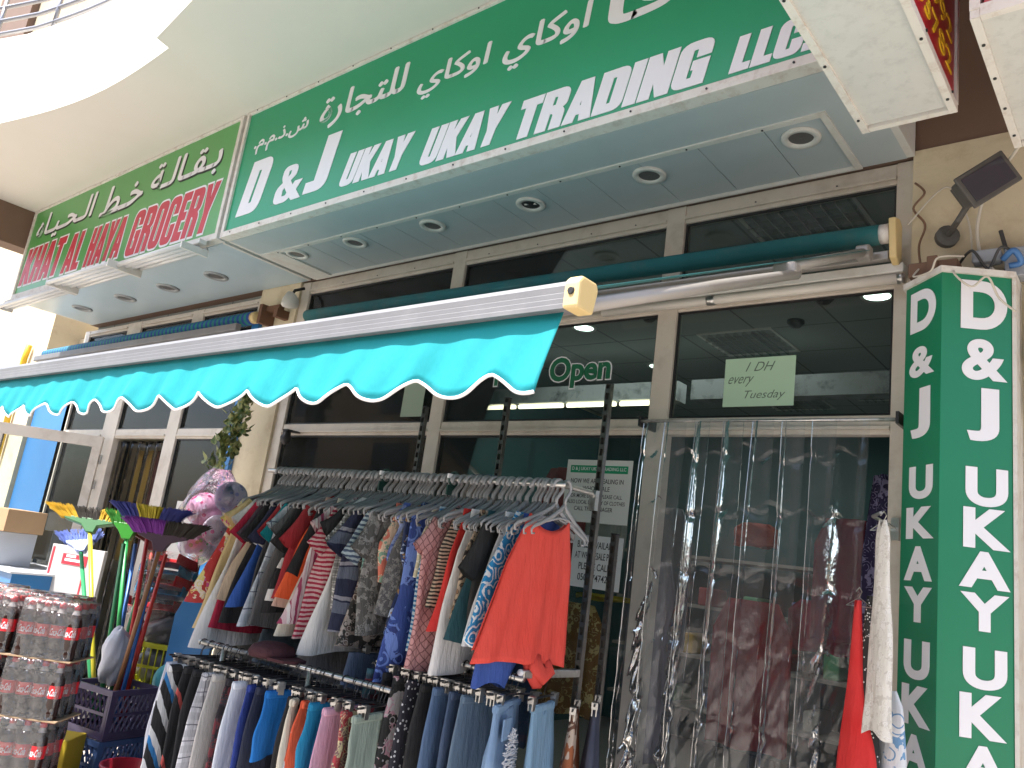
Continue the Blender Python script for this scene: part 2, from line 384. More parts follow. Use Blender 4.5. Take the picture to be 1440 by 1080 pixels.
# bird nest-like dry wreath is not built; wires hang from the walls instead
B2 = thing('yellow_pipe', 'thin yellow gas pipe on the sunlit cream wall at far left', 'pipe')
MB().tube([(-10.95, D-.09, 2.0), (-10.95, D-.09, 3.25), (-10.9, D-.09, 3.42)], .035, 10).build('pipe', P('yellow paint', (.7, .45, .03), .5), B2, smooth=True)
MB().box(-11.0, -10.9, D-.13, D-.045, 3.0, 3.04).build('bracket', M_dark, B2)
B3 = thing('blue_poster_wall', 'tall flat blue panel cladding the pillar left of grocery windows', 'panel')
M_blue = P('blue panel', (.03, .17, .42), .35, var=.18, vs=2)
MB().box(-10.42, -9.42, D+.0, D+.29, .02, 2.75).build('panel', M_blue, B3, bevel=.004)
MB().box(-5.955, -5.86, D-.06, D-.024, .1, 3.3).build('blue_strip', M_blue, label='narrow blue strip fixed down the pillar behind hanging vine', cat='panel')

OB = thing('opposite_building', 'tan building across the street reflected faintly in the shop glass', 'building', (0, -18, 0))
MB().box(-40, 30, -6, 0, -.1, 11).build('wall', P('tan render', (.42, .35, .26), .9), OB)
for i in range(9):
    for j in range(3): MB().box(-37+i*7, -34.5+i*7, .005, .05, 1.5+j*3.2, 3.3+j*3.2).build('window', P('far window', (.05, .06, .07), .2), OB)
# interior room
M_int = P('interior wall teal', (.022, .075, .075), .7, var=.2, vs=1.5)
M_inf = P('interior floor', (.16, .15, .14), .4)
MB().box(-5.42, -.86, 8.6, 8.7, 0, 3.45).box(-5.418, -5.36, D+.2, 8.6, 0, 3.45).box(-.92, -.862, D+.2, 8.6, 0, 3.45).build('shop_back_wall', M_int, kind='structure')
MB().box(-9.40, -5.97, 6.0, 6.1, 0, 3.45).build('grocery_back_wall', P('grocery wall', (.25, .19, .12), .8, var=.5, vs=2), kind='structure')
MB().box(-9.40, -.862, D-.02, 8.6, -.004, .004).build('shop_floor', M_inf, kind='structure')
t = NT('ceiling tile'); v = t.coord(); x, y, z = t.sep(v)
gx = t.math('LESS_THAN', t.math('FRACT', t.math('MULTIPLY', x, 1/.6)), .025); gy = t.math('LESS_THAN', t.math('FRACT', t.math('MULTIPLY', y, 1/.6)), .025)
t.pbr(t.mix(t.math('MAXIMUM', gx, gy), (.30, .33, .31), (.13, .14, .14)), .8); M_ceil = t.m
MB().box(-9.40, -.862, D+.075, 8.6, 3.50, 3.56).build('shop_ceiling', M_ceil, kind='structure')

# ------------------------------------------------------------------ shopfronts
def frame_set(name, label, verts, horiz, panes, x0, x1):
    T = thing(name, label, 'shopfront')
    for a, c, z0, z1 in verts: MB().box(a, c, D, D+.07, z0, z1).build('mullion', M_frame, T, bevel=.004)
    for a, c, z0, z1 in horiz:
        MB().box(a, c, D+.006, D+.064, z0, z1).build('transom', M_frame, T, bevel=.004)
        MB().box(a, c, D-.012, D+.004, z0+.02, z0+.034).build('bead', M_frame, T)
    for a, c, z0, z1 in panes:
        p = MB().box(a, c, D+.032, D+.038, z0, z1).build('window_pane', M_glass, T)
        MB().box(a, c, D+.020, D+.030, z1-.012, z1).box(a, c, D+.020, D+.030, z0, z0+.012).box(a, a+.012, D+.020, D+.030, z0+.012, z1-.012).box(c-.012, c, D+.020, D+.030, z0+.012, z1-.012).build('gasket', M_rubber, p)
    return T
xs = [(-5.42, -5.31), (-3.71, -3.60), (-2.10, -1.99), (-.935, -.862)]
verts = [(a, c, 0, 3.556) for a, c in xs]
horiz = []; panes = []
for i in range(3):
    a, c = xs[i][1], xs[i+1][0]
    horiz += [(a, c, 3.455, 3.556), (a, c, 2.955, 3.02), (a, c, 2.30, 2.385)]
    panes += [(a, c, 3.02, 3.455), (a, c, 2.385, 2.955)]
    if i < 2: horiz.append((a, c, .0, .12)); panes.append((a, c, .12, 2.30))
T1 = frame_set('clothing_shopfront', 'beige aluminium shopfront with dark glass behind the clothes racks', verts, horiz, panes, 0, 0)
SCR = MB().lathe([(.005, 0), (.005, .004)], 8, Matrix.Rotation(R(90), 4, 'X')).mesh('screw', M_dark)
for x in (-4.9, -4.5, -4.1, -3.4, -3.0, -2.6, -2.3, -1.6, -1.2): link(SCR, 'screw', T1, (x, D+.005, 3.50))
gx = [(-9.52, -9.40), (-8.46, -8.16), (-7.13, -6.93), (-6.03, -5.97)]
gv = [(a, c, 0, 3.50) for a, c in gx]; gh = []; gp = []
for i in range(3):
    a, c = gx[i][1], gx[i+1][0]
    gh += [(a, c, 3.43, 3.50), (a, c, 2.27, 2.36)]; gp += [(a, c, 2.36, 3.43)]
    if i != 1: gp.append((a, c, .1, 2.27)); gh.append((a, c, 0, .1))
T2 = frame_set('grocery_shopfront', 'beige aluminium grocery shopfront with open doorway and tall windows', gv, gh, gp, 0, 0)
# open grocery door
Dr = thing('open_glass_door', 'aluminium framed glass grocery door standing open at the left', 'door', (-8.30, D-.03, 0), math.atan2(-.76, -.64))
b = MB(); b.box(0, 1.0, -.022, .022, 2.16, 2.27); b.box(0, 1.0, -.022, .022, .02, .14); b.box(0, .085, -.022, .022, .14, 2.16); b.box(.915, 1.0, -.022, .022, .14, 2.16)
b.build('door_frame', M_frame, Dr, bevel=.004); MB().box(.085, .915, -.003, .003, .14, 2.16).build('door_pane', M_glass, Dr)
for z in (2.0, 1.75, .4): MB().tube([(-.012, 0, z), (-.012, 0, z+.09)], .014, 8).build('hinge', M_steel, Dr)
MB().box(.25, .7, -.012, -.0035, 1.02, 1.3).build('door_sticker', P('brown sticker', (.32, .2, .1), .6), Dr)
# doorway contents: plastic draught strips with golden wares behind
M_pvc0 = film('doorway strip film', (.90, .88, .86), .5, .15, .3, 6, .02, 1.3)
for i in range(5):
    x = -8.14+i*.2
    b = MB(); b.grid(lambda u, v, x=x, i=i: (x+u*.22, D+.05+.02*math.sin(u*7+i)+.01*i % .02, .05+v*2.2), 6, 30)
    b.build('plastic_strip', M_pvc0, solid=.003, smooth=True, label='clear plastic draught strip hanging in the grocery doorway', cat='plastic strip', group='plastic strips in the grocery doorway')
for k, (x, c, z0, z1, nm, lb) in enumerate([(-8.0, (.5, .36, .08), 1.1, 2.2, 'hanging_sheet', 'golden yellow sheet hanging inside the grocery doorway'), (-7.62, (.14, .05, .05), 1.0, 2.2, 'hanging_sheet', 'dark maroon sheet hanging inside the grocery doorway'), (-6.55, (.42, .32, .18), .9, 2.15, 'hanging_sheet', 'tan cloth sheet behind the grocery window by the vine')]):
    b = MB(); b.grid(lambda u, v, x=x, z0=z0, z1=z1: (x+(u-.5)*.36*(1.2-.3*v), D+.3+.03*math.sin(u*16+v*3), z0+v*(z1-z0)), 20, 10)
    b.build(nm, cloth('sheet%d' % k, 'solid', [c]), solid=.004, smooth=True, label=lb, cat='cloth')

# ------------------------------------------------------------------ shop signs
def light_disc(x, y, z, on=True, broken=False, r=.085, grp='', lab='', body=M_white, lens=None):
    T = thing('downlight', lab, 'ceiling light', (x, y, z), 0, grp)
    MB().lathe([(r*.62, -.001), (r*.66, -.012), (r*.95, -.014), (r, -.008), (r, .0)], 28, cap=False).build('bezel', body, T, smooth=True)
    MB().lathe([(r*.66, -.004), (r*.5, -.0045), (0.001, -.005)], 24, cap=False).build('lens', M_dark if broken else (lens or M_grille), T, smooth=True)
    if broken: MB().tube([(-.03, -.02, -.006), (0, .01, .008), (.03, .0, -.004), (.035, .03, .006)], .007, 6).build('loose_wire', M_white, T)
    return T
SY = 2.65
# clothing shop sign box
G1 = thing('clothing_shop_sign', 'large green lightbox sign with white English and Arabic lettering', 'sign')
MB().box(-5.20, -.885, SY+.004, SY+.05, 3.60, 4.535).build('sign_face', M_green, G1)
b = MB(); b.box(-5.235, -.85, SY-.012, SY+.06, 3.555, 3.60); b.box(-5.235, -.85, SY-.012, SY+.06, 4.535, 4.557); b.box(-5.235, -5.20, SY-.012, SY+.06, 3.60, 4.535); b.box(-.885, -.85, SY-.012, SY+.06, 3.60, 4.535)
b.build('sign_frame', M_trim, G1, bevel=.003)
MB().box(-5.232, -5.20, SY+.062, D-.03, 3.553, 4.55).build('side_panel', M_white, G1); MB().box(-.885, -.853, SY+.062, D-.035, 3.553, 4.55).build('side_panel', M_white, G1)
b = MB(); b.box(-5.20, -.885, SY+.06, 2.965, 3.553, 3.562); b.box(-1.105, -.885, 2.965, D-.03, 3.553, 3.562)
b.build('soffit_border', M_soffp, G1)
b = MB(); b.box(-5.2, -1.075, 2.965, 2.995, 3.545, 3.575); b.box(-1.105, -1.075, 2.995, D-.03, 3.545, 3.575); b.box(-5.2, -1.105, 3.47, D-.03, 3.545, 3.575); b.box(-5.2, -5.0, 2.995, 3.47, 3.548, 3.57)
b.build('soffit_trim', M_white, G1)
b = MB(); xx = [-5.0+.002]
k = 0; x = -4.998
while x < -1.12:
    w_ = .32 if k not in (1, 4) else .22
    x1 = min(x+w_, -1.108); b.box(x, x1-.004, 2.996, 3.468, 3.562, 3.568); x = x1; k += 1
b.build('soffit_panels', M_soffp, G1)
RVX = MB().lathe([(.005, 0), (.005, .004)], 8, Matrix.Rotation(R(90), 4, 'X')).mesh('rivet', M_dark)
RVZ = MB().lathe([(.005, -.004), (.005, 0)], 8).mesh('rivet', M_dark)
RVY = MB().lathe([(.005, 0), (.005, .004)], 8, Matrix.Rotation(R(90), 4, 'Y')).mesh('rivet', M_dark)
for i in range(12):
    xx = -5.1+i*.365
    link(RVX, 'rivet', G1, (xx, SY-.013, 3.578)); link(RVZ, 'rivet', G1, (xx+.1, 2.98, 3.545)); link(RVX, 'rivet', G1, (xx, SY-.013, 4.546))
ly = SY+.0035
sign_text('D', -5.10, -4.735, 3.695, 4.105, ly, M_letter, G1, .10)
sign_text('&', -4.665, -4.30, 3.695, 3.965, ly, M_letter, G1, .03, grow=.012)
sign_text('J', -4.31, -4.00, 3.705, 4.09, ly, M_letter, G1, .08)
sign_text('UKAY', -3.935, -3.285, 3.672, 3.89, ly, M_letter, G1, .07)
sign_text('UKAY', -3.215, -2.565, 3.645, 3.865, ly, M_letter, G1, .07)
sign_text('TRADING', -2.53, -1.43, 3.625, 3.84, ly, M_letter, G1, .05)
sign_text('LLC.', -1.365, -.985, 3.627, 3.79, ly, M_letter, G1, .04)
for s, x0, x1, z0, z1 in [('ش.ذ.م.م.', -5.07, -4.40, 4.17, 4.32), ('للتجارة', -4.30, -3.44, 4.15, 4.40), ('اوكاي', -3.35, -2.77, 4.09, 4.30), ('اوكاي', -2.69, -2.11, 4.06, 4.30), ('باقا', -2.04, -1.25, 4.02, 4.36)]:
    sign_text(arabic(s), x0, x1, z0, z1, ly, M_letter, G1, .03, off=.024, block=False)
lab = ['leftmost round downlight under the green clothing sign', 'second round downlight from left under the clothing sign', 'third round downlight from left under the clothing sign', 'broken round downlight showing its wires under the clothing sign', 'round downlight just right of the broken one under clothing sign', 'largest round downlight at the right end below white box']
for i, (x, y) in enumerate([(-4.905, 3.06), (-4.283, 3.09), (-3.548, 3.108), (-2.779, 3.13), (-2.006, 3.121), (-1.234, 3.109)]):
    light_disc(x, y+.02, 3.561, broken=(i == 3), grp='downlights under the clothing shop sign', lab=lab[i])
# grocery sign
G2 = thing('grocery_shop_sign', 'smaller light green grocery sign with red English and white Arabic words', 'sign')
M_green2 = P('grocery sign green', (.085, .32, .085), .33, var=.12, vs=1.3, bump=.03)
MB().box(-9.29, -5.32, SY+.004, SY+.05, 3.61, 4.535).build('sign_face', M_green2, G2)
b = MB(); b.box(-9.33, -5.28, SY-.012, SY+.06, 3.56, 3.61); b.box(-9.33, -5.28, SY-.012, SY+.06, 4.535, 4.557); b.box(-9.33, -9.29, SY-.012, SY+.06, 3.61, 4.535); b.box(-5.32, -5.28, SY-.012, SY+.06, 3.61, 4.535)
b.build('sign_frame', M_trim, G2, bevel=.003)
MB().box(-9.33, -9.29, SY+.062, D-.03, 3.553, 4.55).build('side_panel', M_white, G2); MB().box(-5.31, -5.281, SY+.062, D-.03, 3.553, 4.55).build('side_panel', M_white, G2)
MB().box(-9.29, -5.31, SY+.06, D-.03, 3.553, 3.565).build('soffit', P('grocery soffit', (.40, .50, .55), .3, var=.05, bump=.03), G2)
M_red = P('letter red', (.50, .03, .05), .45, bump=0)
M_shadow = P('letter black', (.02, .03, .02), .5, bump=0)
for s, x0, x1, z0, z1 in [('KHAT', -9.25, -8.22, 3.70, 4.10), ('AL', -8.17, -7.74, 3.69, 4.08), ('HAYA', -7.66, -6.90, 3.68, 4.06), ('GROCERY', -6.82, -5.42, 3.655, 4.06)]:
    sign_text(s, x0-.018, x1+.018, z0-.018, z1+.018, SY+.0035, M_letter, G2, .06, grow=.04, depth=.002, name='letter_outline')
    sign_text(s, x0, x1, z0, z1, SY+.0010, M_red, G2, .06, depth=.002, grow=.004)
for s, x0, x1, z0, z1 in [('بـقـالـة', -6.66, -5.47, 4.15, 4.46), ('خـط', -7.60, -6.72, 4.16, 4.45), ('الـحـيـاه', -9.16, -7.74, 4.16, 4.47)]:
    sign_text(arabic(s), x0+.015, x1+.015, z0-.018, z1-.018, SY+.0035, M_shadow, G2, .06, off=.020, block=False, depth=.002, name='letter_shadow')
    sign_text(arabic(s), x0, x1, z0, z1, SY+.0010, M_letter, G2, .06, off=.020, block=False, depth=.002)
for i, (x, l) in enumerate(zip((-6.054, -6.86, -7.69, -8.656), ('rightmost', 'second from right', 'third from right', 'leftmost'))):
    light_disc(x, 3.10, 3.553, r=.10, body=P('grey bezel', (.25, .27, .28), .4), grp='downlights under the grocery sign', lab='grey oval downlight under the grocery sign, %s of its row' % l)
# fluorescent battens under grocery sign
def batten(name, label, p0, p1, n, gap, cover=False):
    T = thing(name, label, 'lamp', (0, 0, 0)); 
    for k in range(n):
        y = -k*gap
        if k == 0: MB().box(p0[0], p1[0], p0[1]-.03, p0[1]+.03, p0[2]-.0, p0[2]+.035).build('housing', M_white if not cover else M_trim, T, bevel=.004)
        MB().tube([(p0[0]+.03, p0[1]+.05+y, p0[2]-.022-.012*k), (p1[0]-.03, p1[1]+.05+y, p1[2]-.022-.012*k)], .02, 10).build('tube', P('unlit tube', (.55, .56, .56), .3), T, smooth=True)
    for x in (p0[0]+.02, p1[0]-.02): MB().box(x-.01, x+.01, p0[1]+.05-(n-1)*gap-.015, p0[1]+.065, p0[2]-.045-.012*(n-1), p0[2]-.028).build('end_cap', M_white, T, bevel=.004)
    return T
batten('fluorescent_batten', 'weathered white tube lamp under left end of the grocery sign', (-9.33, 2.62, 3.495), (-7.70, 2.62, 3.505), 3, .06, True)
batten('fluorescent_batten', 'bank of white fluorescent tubes under the middle of the grocery sign', (-7.65, 2.60, 3.51), (-6.40, 2.60, 3.51), 5, .062)
batten('fluorescent_batten', 'white fluorescent tube lamp under right end of the grocery sign', (-6.50, 2.60, 3.517), (-5.38, 2.60, 3.517), 4, .06)

# projecting signs, upper right
M_redsign = P('sign red', (.42, .015, .03), .3, var=.1, vs=2, bump=.02)
M_yel = P('sign yellow', (.85, .55, .02), .45, bump=0)
def proj_sign(label, x0, x1, y0, y1, z0, z1, outer):
    T = thing('projecting_sign', label, 'sign')
    w_ = .022
    MB().box(x0+.004, x1-.004, y0+w_, y1-w_, z0+.004, z0+.012).build('bottom_panel', P('box underside', (.56, .56, .53), .55, dirt=(.2, .2, .2), dirts=26, dirtamt=.25), T)
    for x in (x0, x1): MB().box(x-.006, x+.006, y0+w_, y1-w_, z0+w_+.01, z1-w_).build('side_face', M_redsign, T)
    b = MB(); b.box(x0+w_, x1-w_, y0-.004, y0+.008, z0+w_+.01, z1-w_); b.box(x0+w_, x1-w_, y1-.008, y1+.004, z0+w_, z1-w_); b.build('end_face', M_redsign if outer else M_white, T)
    b = MB()
    for x in (x0, x1):
        b.box(x-.012, x+.012, y0-.01, y1+.01, z0-.006, z0+w_); b.box(x-.012, x+.012, y0-.01, y1+.01, z1-w_, z1)
        for y in (y0, y1): b.box(x-.013, x+.013, y-.013, y+.013, z0+w_, z1-w_)
    for y in (y0, y1): b.box(x0+.013, x1-.013, y-.012, y+.012, z0-.004, z0+w_+.012)
    b.build('box_frame', M_trim, T)
    for i in range(4):
        y = y0+.12+i*(y1-y0-.2)/3
        for x in (x0, x1): link(RVZ, 'rivet', T, (x, y, z0-.006))
        link(RVY, 'rivet', T, (x1+.0125, y, z0+.016))
    return T
PS = proj_sign('red projecting lightbox with yellow phone digits above the shop corner', -.805, -.53, 1.4, 2.62, 3.2, 4.25, False)
def side_text(txt, y0, y1, z0, z1, x, mat, parent):
    me = curve_mesh('phone_number', text=txt, offset=.004); xs = [v.co.x for v in me.vertices]; ys = [v.co.y for v in me.vertices]; zs = [v.co.z for v in me.vertices]
    for v in me.vertices:
        u = (v.co.x-min(xs))/(max(xs)-min(xs)); t = (v.co.y-min(ys))/(max(ys)-min(ys)); v.co = (x+.003*(v.co.z > 0), y0+u*(y1-y0), z0+t*(z1-z0))
    me.materials.append(mat); return link(me, 'phone_number', parent)
side_text('56992', 2.12, 2.55, 3.40, 3.475, -.5235, M_yel, PS); side_text('03782', 2.10, 2.55, 3.285, 3.36, -.5235, M_yel, PS)
proj_sign('white bottomed red ended sign box cut off by the right edge', -.39, .55, 2.19, 2.93, 3.2, 4.2, True)

# corner prism sign
M_prism_t = M_green
A, Bc, C2 = Vector((-.84, 3.345)), Vector((-.677, 3.192)), Vector((-.468, 3.337))
PR = thing('corner_pillar_sign', 'tall folded green pillar sign with stacked white letters', 'sign')
b = MB(); b.prism([tuple(A), tuple(Bc), tuple(C2), (-.468, 3.47), (-.84, 3.47)], .25, 2.87); b.build('sign_body', P('pillar green', (.004, .185, .085), .33, var=.10, vs=1.1, bump=.03, bs=8), PR, bevel=.002)
b = MB(); b.prism([tuple(A+Vector((-.012, -.006))), tuple(Bc+Vector((0, -.014))), tuple(C2+Vector((.014, -.006))), (-.454, 3.47), (-.852, 3.47)], 2.868, 2.892)
b.build('top_cap', M_trim, PR)
MB().prism([tuple(C2+Vector((.001, -.004))), tuple(C2+Vector((.014, -.004))), (-.454, 3.47), (-.467, 3.47)], .25, 2.867).build('side_trim', M_trim, PR)
def pillar_text(ch, p, q, s0, s1, z0, z1):
    me = curve_mesh('letter', text=ch, offset=.045 if ch != '&' else .035, res=8)
    xs = [v.co.x for v in me.vertices]; ys = [v.co.y for v in me.vertices]; zs = [v.co.z for v in me.vertices]; a = (q-p).normalized(); n = Vector((a.y, -a.x)); 
    for v in me.vertices:
        s_ = s0+(v.co.x-min(xs))/(max(xs)-min(xs))*(s1-s0); t = (v.co.y-min(ys))/(max(ys)-min(ys)); h = p+a*s_+n*(.0015+.002*(v.co.z > 0)); v.co = (h.x, h.y, z0+t*(z1-z0))
    me.materials.clear(); me.materials.append(M_letter); link(me, 'letter', PR)
dk = [('D', .036, .193, 2.665, 2.835), ('&', .036, .188, 2.478, 2.60), ('J', .052, .168, 2.235, 2.43), ('U', .05, .19, 2.0, 2.125), ('K', .038, .2, 1.853, 1.97), ('A', .031, .194, 1.70, 1.825), ('Y', .035, .195, 1.553, 1.678), ('U', .042, .188, 1.355, 1.49), ('K', .034, .197, 1.20, 1.335), ('A', .03, .19, 1.05, 1.17), ('Y', .03, .19, .90, 1.02)]
lt = [('D', .069, .236, 2.65, 2.845), ('&', .074, .235, 2.452, 2.612), ('J', .094, .206, 2.222, 2.423), ('U', .09, .236, 1.985, 2.125), ('K', .083, .243, 1.835, 1.978), ('A', .07, .242, 1.697, 1.825), ('Y', .075, .238, 1.552, 1.680), ('U', .085, .23, 1.36, 1.495), ('K', .075, .228, 1.20, 1.345), ('A', .07, .235, 1.05, 1.18), ('Y', .07, .235, .90, 1.03)]
for a in dk: pillar_text(a[0], A, Bc, *a[1:])
for a in lt: pillar_text(a[0], Bc, C2, *a[1:])

# ------------------------------------------------------------------ awnings
t = NT('teal canvas'); v = t.coord()
cc = t.mix(t.noise(v, 5, 4)[0], (.0, .25, .29), (.004, .33, .37))
d_ = t.n('ShaderNodeBsdfPrincipled'); t.set(d_.inputs['Base Color'], cc); d_.inputs['Roughness'].default_value = .8; nb = t.bump(t.noise(t.mapv(v, (1, 1, .45), (0, .5, 0)), 11, 4)[0], .35, .02); t.set(d_.inputs['Normal'], nb)
tl = t.n('ShaderNodeBsdfTranslucent'); t.set(tl.inputs[0], cc); mx = t.n('ShaderNodeMixShader'); mx.inputs[0].default_value = .12
t.t.links.new(d_.outputs[0], mx.inputs[1]); t.t.links.new(tl.outputs[0], mx.inputs[2]); t.t.links.new(mx.outputs[0], t.out.inputs[0]); M_teal = t.m
M_teal2 = P('shaded teal canvas', (.015, .135, .145), .85, var=.2, vs=5, bump=.15, dirt=(.12, .14, .12), dirts=4, dirtamt=.5)  # awning teal with shade and weaker bounce put into the colour, plus random dirt
M_alu = P('grooved aluminium', (.17, .172, .18), .5, .1, bump=.1, dirt=(.3, .3, .3), dirtamt=.3)
M_cap = P('yellowed plastic', (.62, .47, .22), .5, bump=.05)
AW = thing('retractable_awning', 'bright teal awning with white wavy valence hanging over the clothes racks', 'awning')
AX0, AX1 = -5.08, -.93
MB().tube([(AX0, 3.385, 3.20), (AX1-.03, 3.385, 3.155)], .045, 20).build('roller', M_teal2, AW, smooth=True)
MB().tube([(AX1-.032, 3.385, 3.155), (AX1+.01, 3.385, 3.155)], .043, 20).build('roller_end', M_trim, AW, smooth=True)
b = MB()
b.prism([(-.05, .05), (.02, .07), (.06, .05), (.065, -.11), (.03, -.14), (-.02, -.12)], 0, .03, Matrix.Translation((AX1+.012, 3.385, 3.155)) @ Matrix(((0, 0, 1, 0), (1, 0, 0, 0), (0, 1, 0, 0), (0, 0, 0, 1))))
b.build('end_bracket', M_cap, AW, bevel=.006)
def fab(u, v_):
    x = AX0+.02+u*(AX1-.06-AX0); y = 3.375+(1.31-3.375)*v_; z = 3.085+(2.148-3.085)*v_
    return (x, y, z+.004*math.sin(u*40)*v_)
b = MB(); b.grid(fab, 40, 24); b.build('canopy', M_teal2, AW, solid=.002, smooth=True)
b = MB(); prof = [(1.256, 2.088), (1.2557, 2.098), (1.2562, 2.099), (1.2557, 2.11), (1.2562, 2.111), (1.2557, 2.122), (1.2562, 2.123), (1.255, 2.138), (1.262, 2.15), (1.305, 2.15), (1.31, 2.135), (1.30, 2.09)]
Mx = Matrix(((0, 0, 1, 0), (1, 0, 0, 0), (0, 1, 0, 0), (0, 0, 0, 1)))
b.prism(prof, AX0, AX1-.045, Mx); b.build('front_bar', M_alu, AW)
b = MB(); b.prism([(1.245, 2.083), (1.245, 2.142), (1.256, 2.156), (1.308, 2.156), (1.316, 2.14), (1.305, 2.083)], AX1-.045, AX1-.005, Mx); b.build('bar_end_cap', M_cap, AW, bevel=.006)
MB().lathe([(.009, 0), (.007, .004)], 10, Matrix.Translation((AX1-.025, 1.245, 2.12)) @ Matrix.Rotation(R(90), 4, 'X')).build('cap_screw', M_dark, AW)
PER = .25
def scal(x):
    ph = (x+1.02)/PER
    p = abs(math.cos(math.pi*ph)); return 1.906+.050*(1-p**1.3)
def val(u, v_):
    x = AX0+.02+u*(AX1-.085-AX0); zt = 2.09; zb = scal(x); z = zt+(zb-zt)*v_
    rip = .005*math.sin(x*9.3+1.2*v_)+.004*math.sin(x*23+2)+.004*math.sin(x*47+v_*3)
    rr = 0
    return (x+.018*v_*math.sin(x*5)+-.045*v_*max(0, (u-.93)/.07), 1.285-(.004+.02*v_)+rip*v_*1.3, z)
b = MB(); b.grid(val, 360, 8); b.build('valence', M_teal, AW, solid=.0015, smooth=True)
b = MB(); b.tube([Vector(val(i/360, 1))+Vector((0, -.002, -.002)) for i in range(361)], .0042, 6); b.build('valence_piping', M_letter, AW, smooth=True)
for ax in (-1.0, -4.9):
    b = MB(); b.tube([(ax, 3.30, 3.045), (ax, 2.41, 2.625)], .019, 10); b.tube([(ax+.045, 2.45, 2.615), (ax+.01, 1.33, 2.12)], .018, 10)
    arm = b.build('folding_arm', P('worn aluminium', (.34, .32, .30), .45, .4, dirt=(.2, .17, .13), dirtamt=.6), AW, smooth=True)
    MB().box(ax-.02, ax+.06, 2.40, 2.46, 2.60, 2.645).build('elbow', MATS['worn aluminium'], arm, bevel=.01)
    MB().box(ax-.03, ax+.03, 3.27, 3.33, 3.01, 3.07).build('shoulder', MATS['worn aluminium'], arm, bevel=.01)
MB().box(AX0, AX1, 3.40, 3.44, 3.045, 3.085).build('torsion_bar', P('worn aluminium', (.4, .4, .4)), AW, bevel=.004)
# lamp bar under the awning
LB = thing('tube_lamp_bar', 'long white lamp housing fixed across the window frame below awning roller', 'lamp')
MB().box(-2.40, -.875, 3.425, 3.505, 2.99, 3.035).build('housing', M_white, LB, bevel=.006)
MB().tube([(-2.40, 3.44, 2.965), (-.90, 3.44, 2.965)], .024, 12).build('cover_tube', P('milky tube', (.62, .58, .52), .3), LB, smooth=True)
MB().tube([(-.90, 3.44, 2.965), (-.87, 3.44, 2.965)], .027, 12).build('end_cap', M_steel, LB, smooth=True)
MB().tube([(-1.78, 3.44, 2.965), (-1.74, 3.44, 2.965)], .027, 12).build('joint', M_steel, LB, smooth=True)
# grocery awning roller
t = NT('striped canvas'); x, y, z = t.sep(t.coord()); f = t.math('LESS_THAN', t.math('FRACT', t.math('MULTIPLY', x, 14)), .5)
t.pbr(t.mix(f, (.02, .07, .30), (.02, .22, .20)), .8); GA = thing('rolled_awning', 'rolled up blue and green striped grocery awning', 'awning')
MB().tube([(-10.2, 3.40, 3.24), (-5.86, 3.40, 3.265)], .055, 16).build('roller', t.m, GA, smooth=True)
MB().tube([(-5.859, 3.40, 3.265), (-5.80, 3.40, 3.265)], .05, 16).build('roller_end', M_cap, GA, smooth=True)
MB().box(-10.2, -5.9, 3.28, 3.33, 3.13, 3.19).build('front_bar', M_alu, GA, bevel=.006)
BR = thing('rusty_bracket', 'rusty brown bracket beside the yellowed roller end of the grocery awning', 'bracket')
MB().box(-5.74, -5.70, 3.36, D-.02, 3.20, 3.36).box(-5.70, -5.52, 3.40, 3.45, 3.31, 3.35).box(-5.55, -5.50, 3.38, D-.02, 3.24, 3.31).build('plate', P('rust', (.14, .07, .04), .9, bump=.5), BR)

# ------------------------------------------------------------------ notices in the windows
def poster(name, label, x0, x1, z0, z1, col, lines, y=D+.0155, rz=0):
    T = thing(name, label, 'notice')
    MB().box(x0, x1, y-.001, y+.001, z0, z1).build('paper', P('paper'+name+str(col), col, .8, bump=0, var=.03), T)
    for s, a, c, e, g, m in lines:
        me = curve_mesh('writing', text=s, offset=(-.004 if m is pen else .006), extrude=.0005); fit_mesh(me, a, c, e, g, y-.0012, (.02 if m is pen else 0), depth=.0006); me.materials.clear(); me.materials.append(m); link(me, 'writing', T)
    return T
ink = P('ink', (.04, .04, .045), .6, bump=0)
y0 = D+.012; pen = P('pencil', (.10, .14, .11), .7, bump=0)
poster('price_notice', 'pale green handwritten paper reading one DH every Tuesday', -1.69, -1.345, 2.433, 2.672, (.42, .60, .44),
       [('1 DH', -1.585, -1.44, 2.605, 2.65, pen), ('every', -1.68, -1.54, 2.53, 2.58, pen), ('Tuesday', -1.60, -1.38, 2.46, 2.51, pen)], y=3.505)
poster('shop_notice', 'upper white notice with green heading taped inside the left window', -2.565, -2.155, 1.83, 2.16, (.68, .70, .67),
       [('NOW WE ARE DEALING IN', -2.53, -2.20, 2.035, 2.06, ink), ('WHOLESALE', -2.45, -2.28, 1.995, 2.02, ink), ('FOR MORE DETAILS PLEASE CALL', -2.53, -2.20, 1.958, 1.978, ink), ('ALSO LOCAL DELIVERY OF CLOTHES', -2.54, -2.18, 1.925, 1.945, ink), ('CALL THE MANAGER', -2.49, -2.25, 1.89, 1.912, ink)], y=3.505)
hd = MB().box(-2.54, -2.18, 3.5025, 3.5036, 2.09, 2.13).build('heading', M_green, bpy.data.objects['shop_notice'])
me = curve_mesh('heading_text', text='D & J UKAY UKAY TRADING LLC', offset=.01, extrude=.0005); fit_mesh(me, -2.53, -2.19, 2.098, 2.122, 3.5022, depth=.0005); me.materials.clear(); me.materials.append(M_letter); link(me, 'writing', hd)
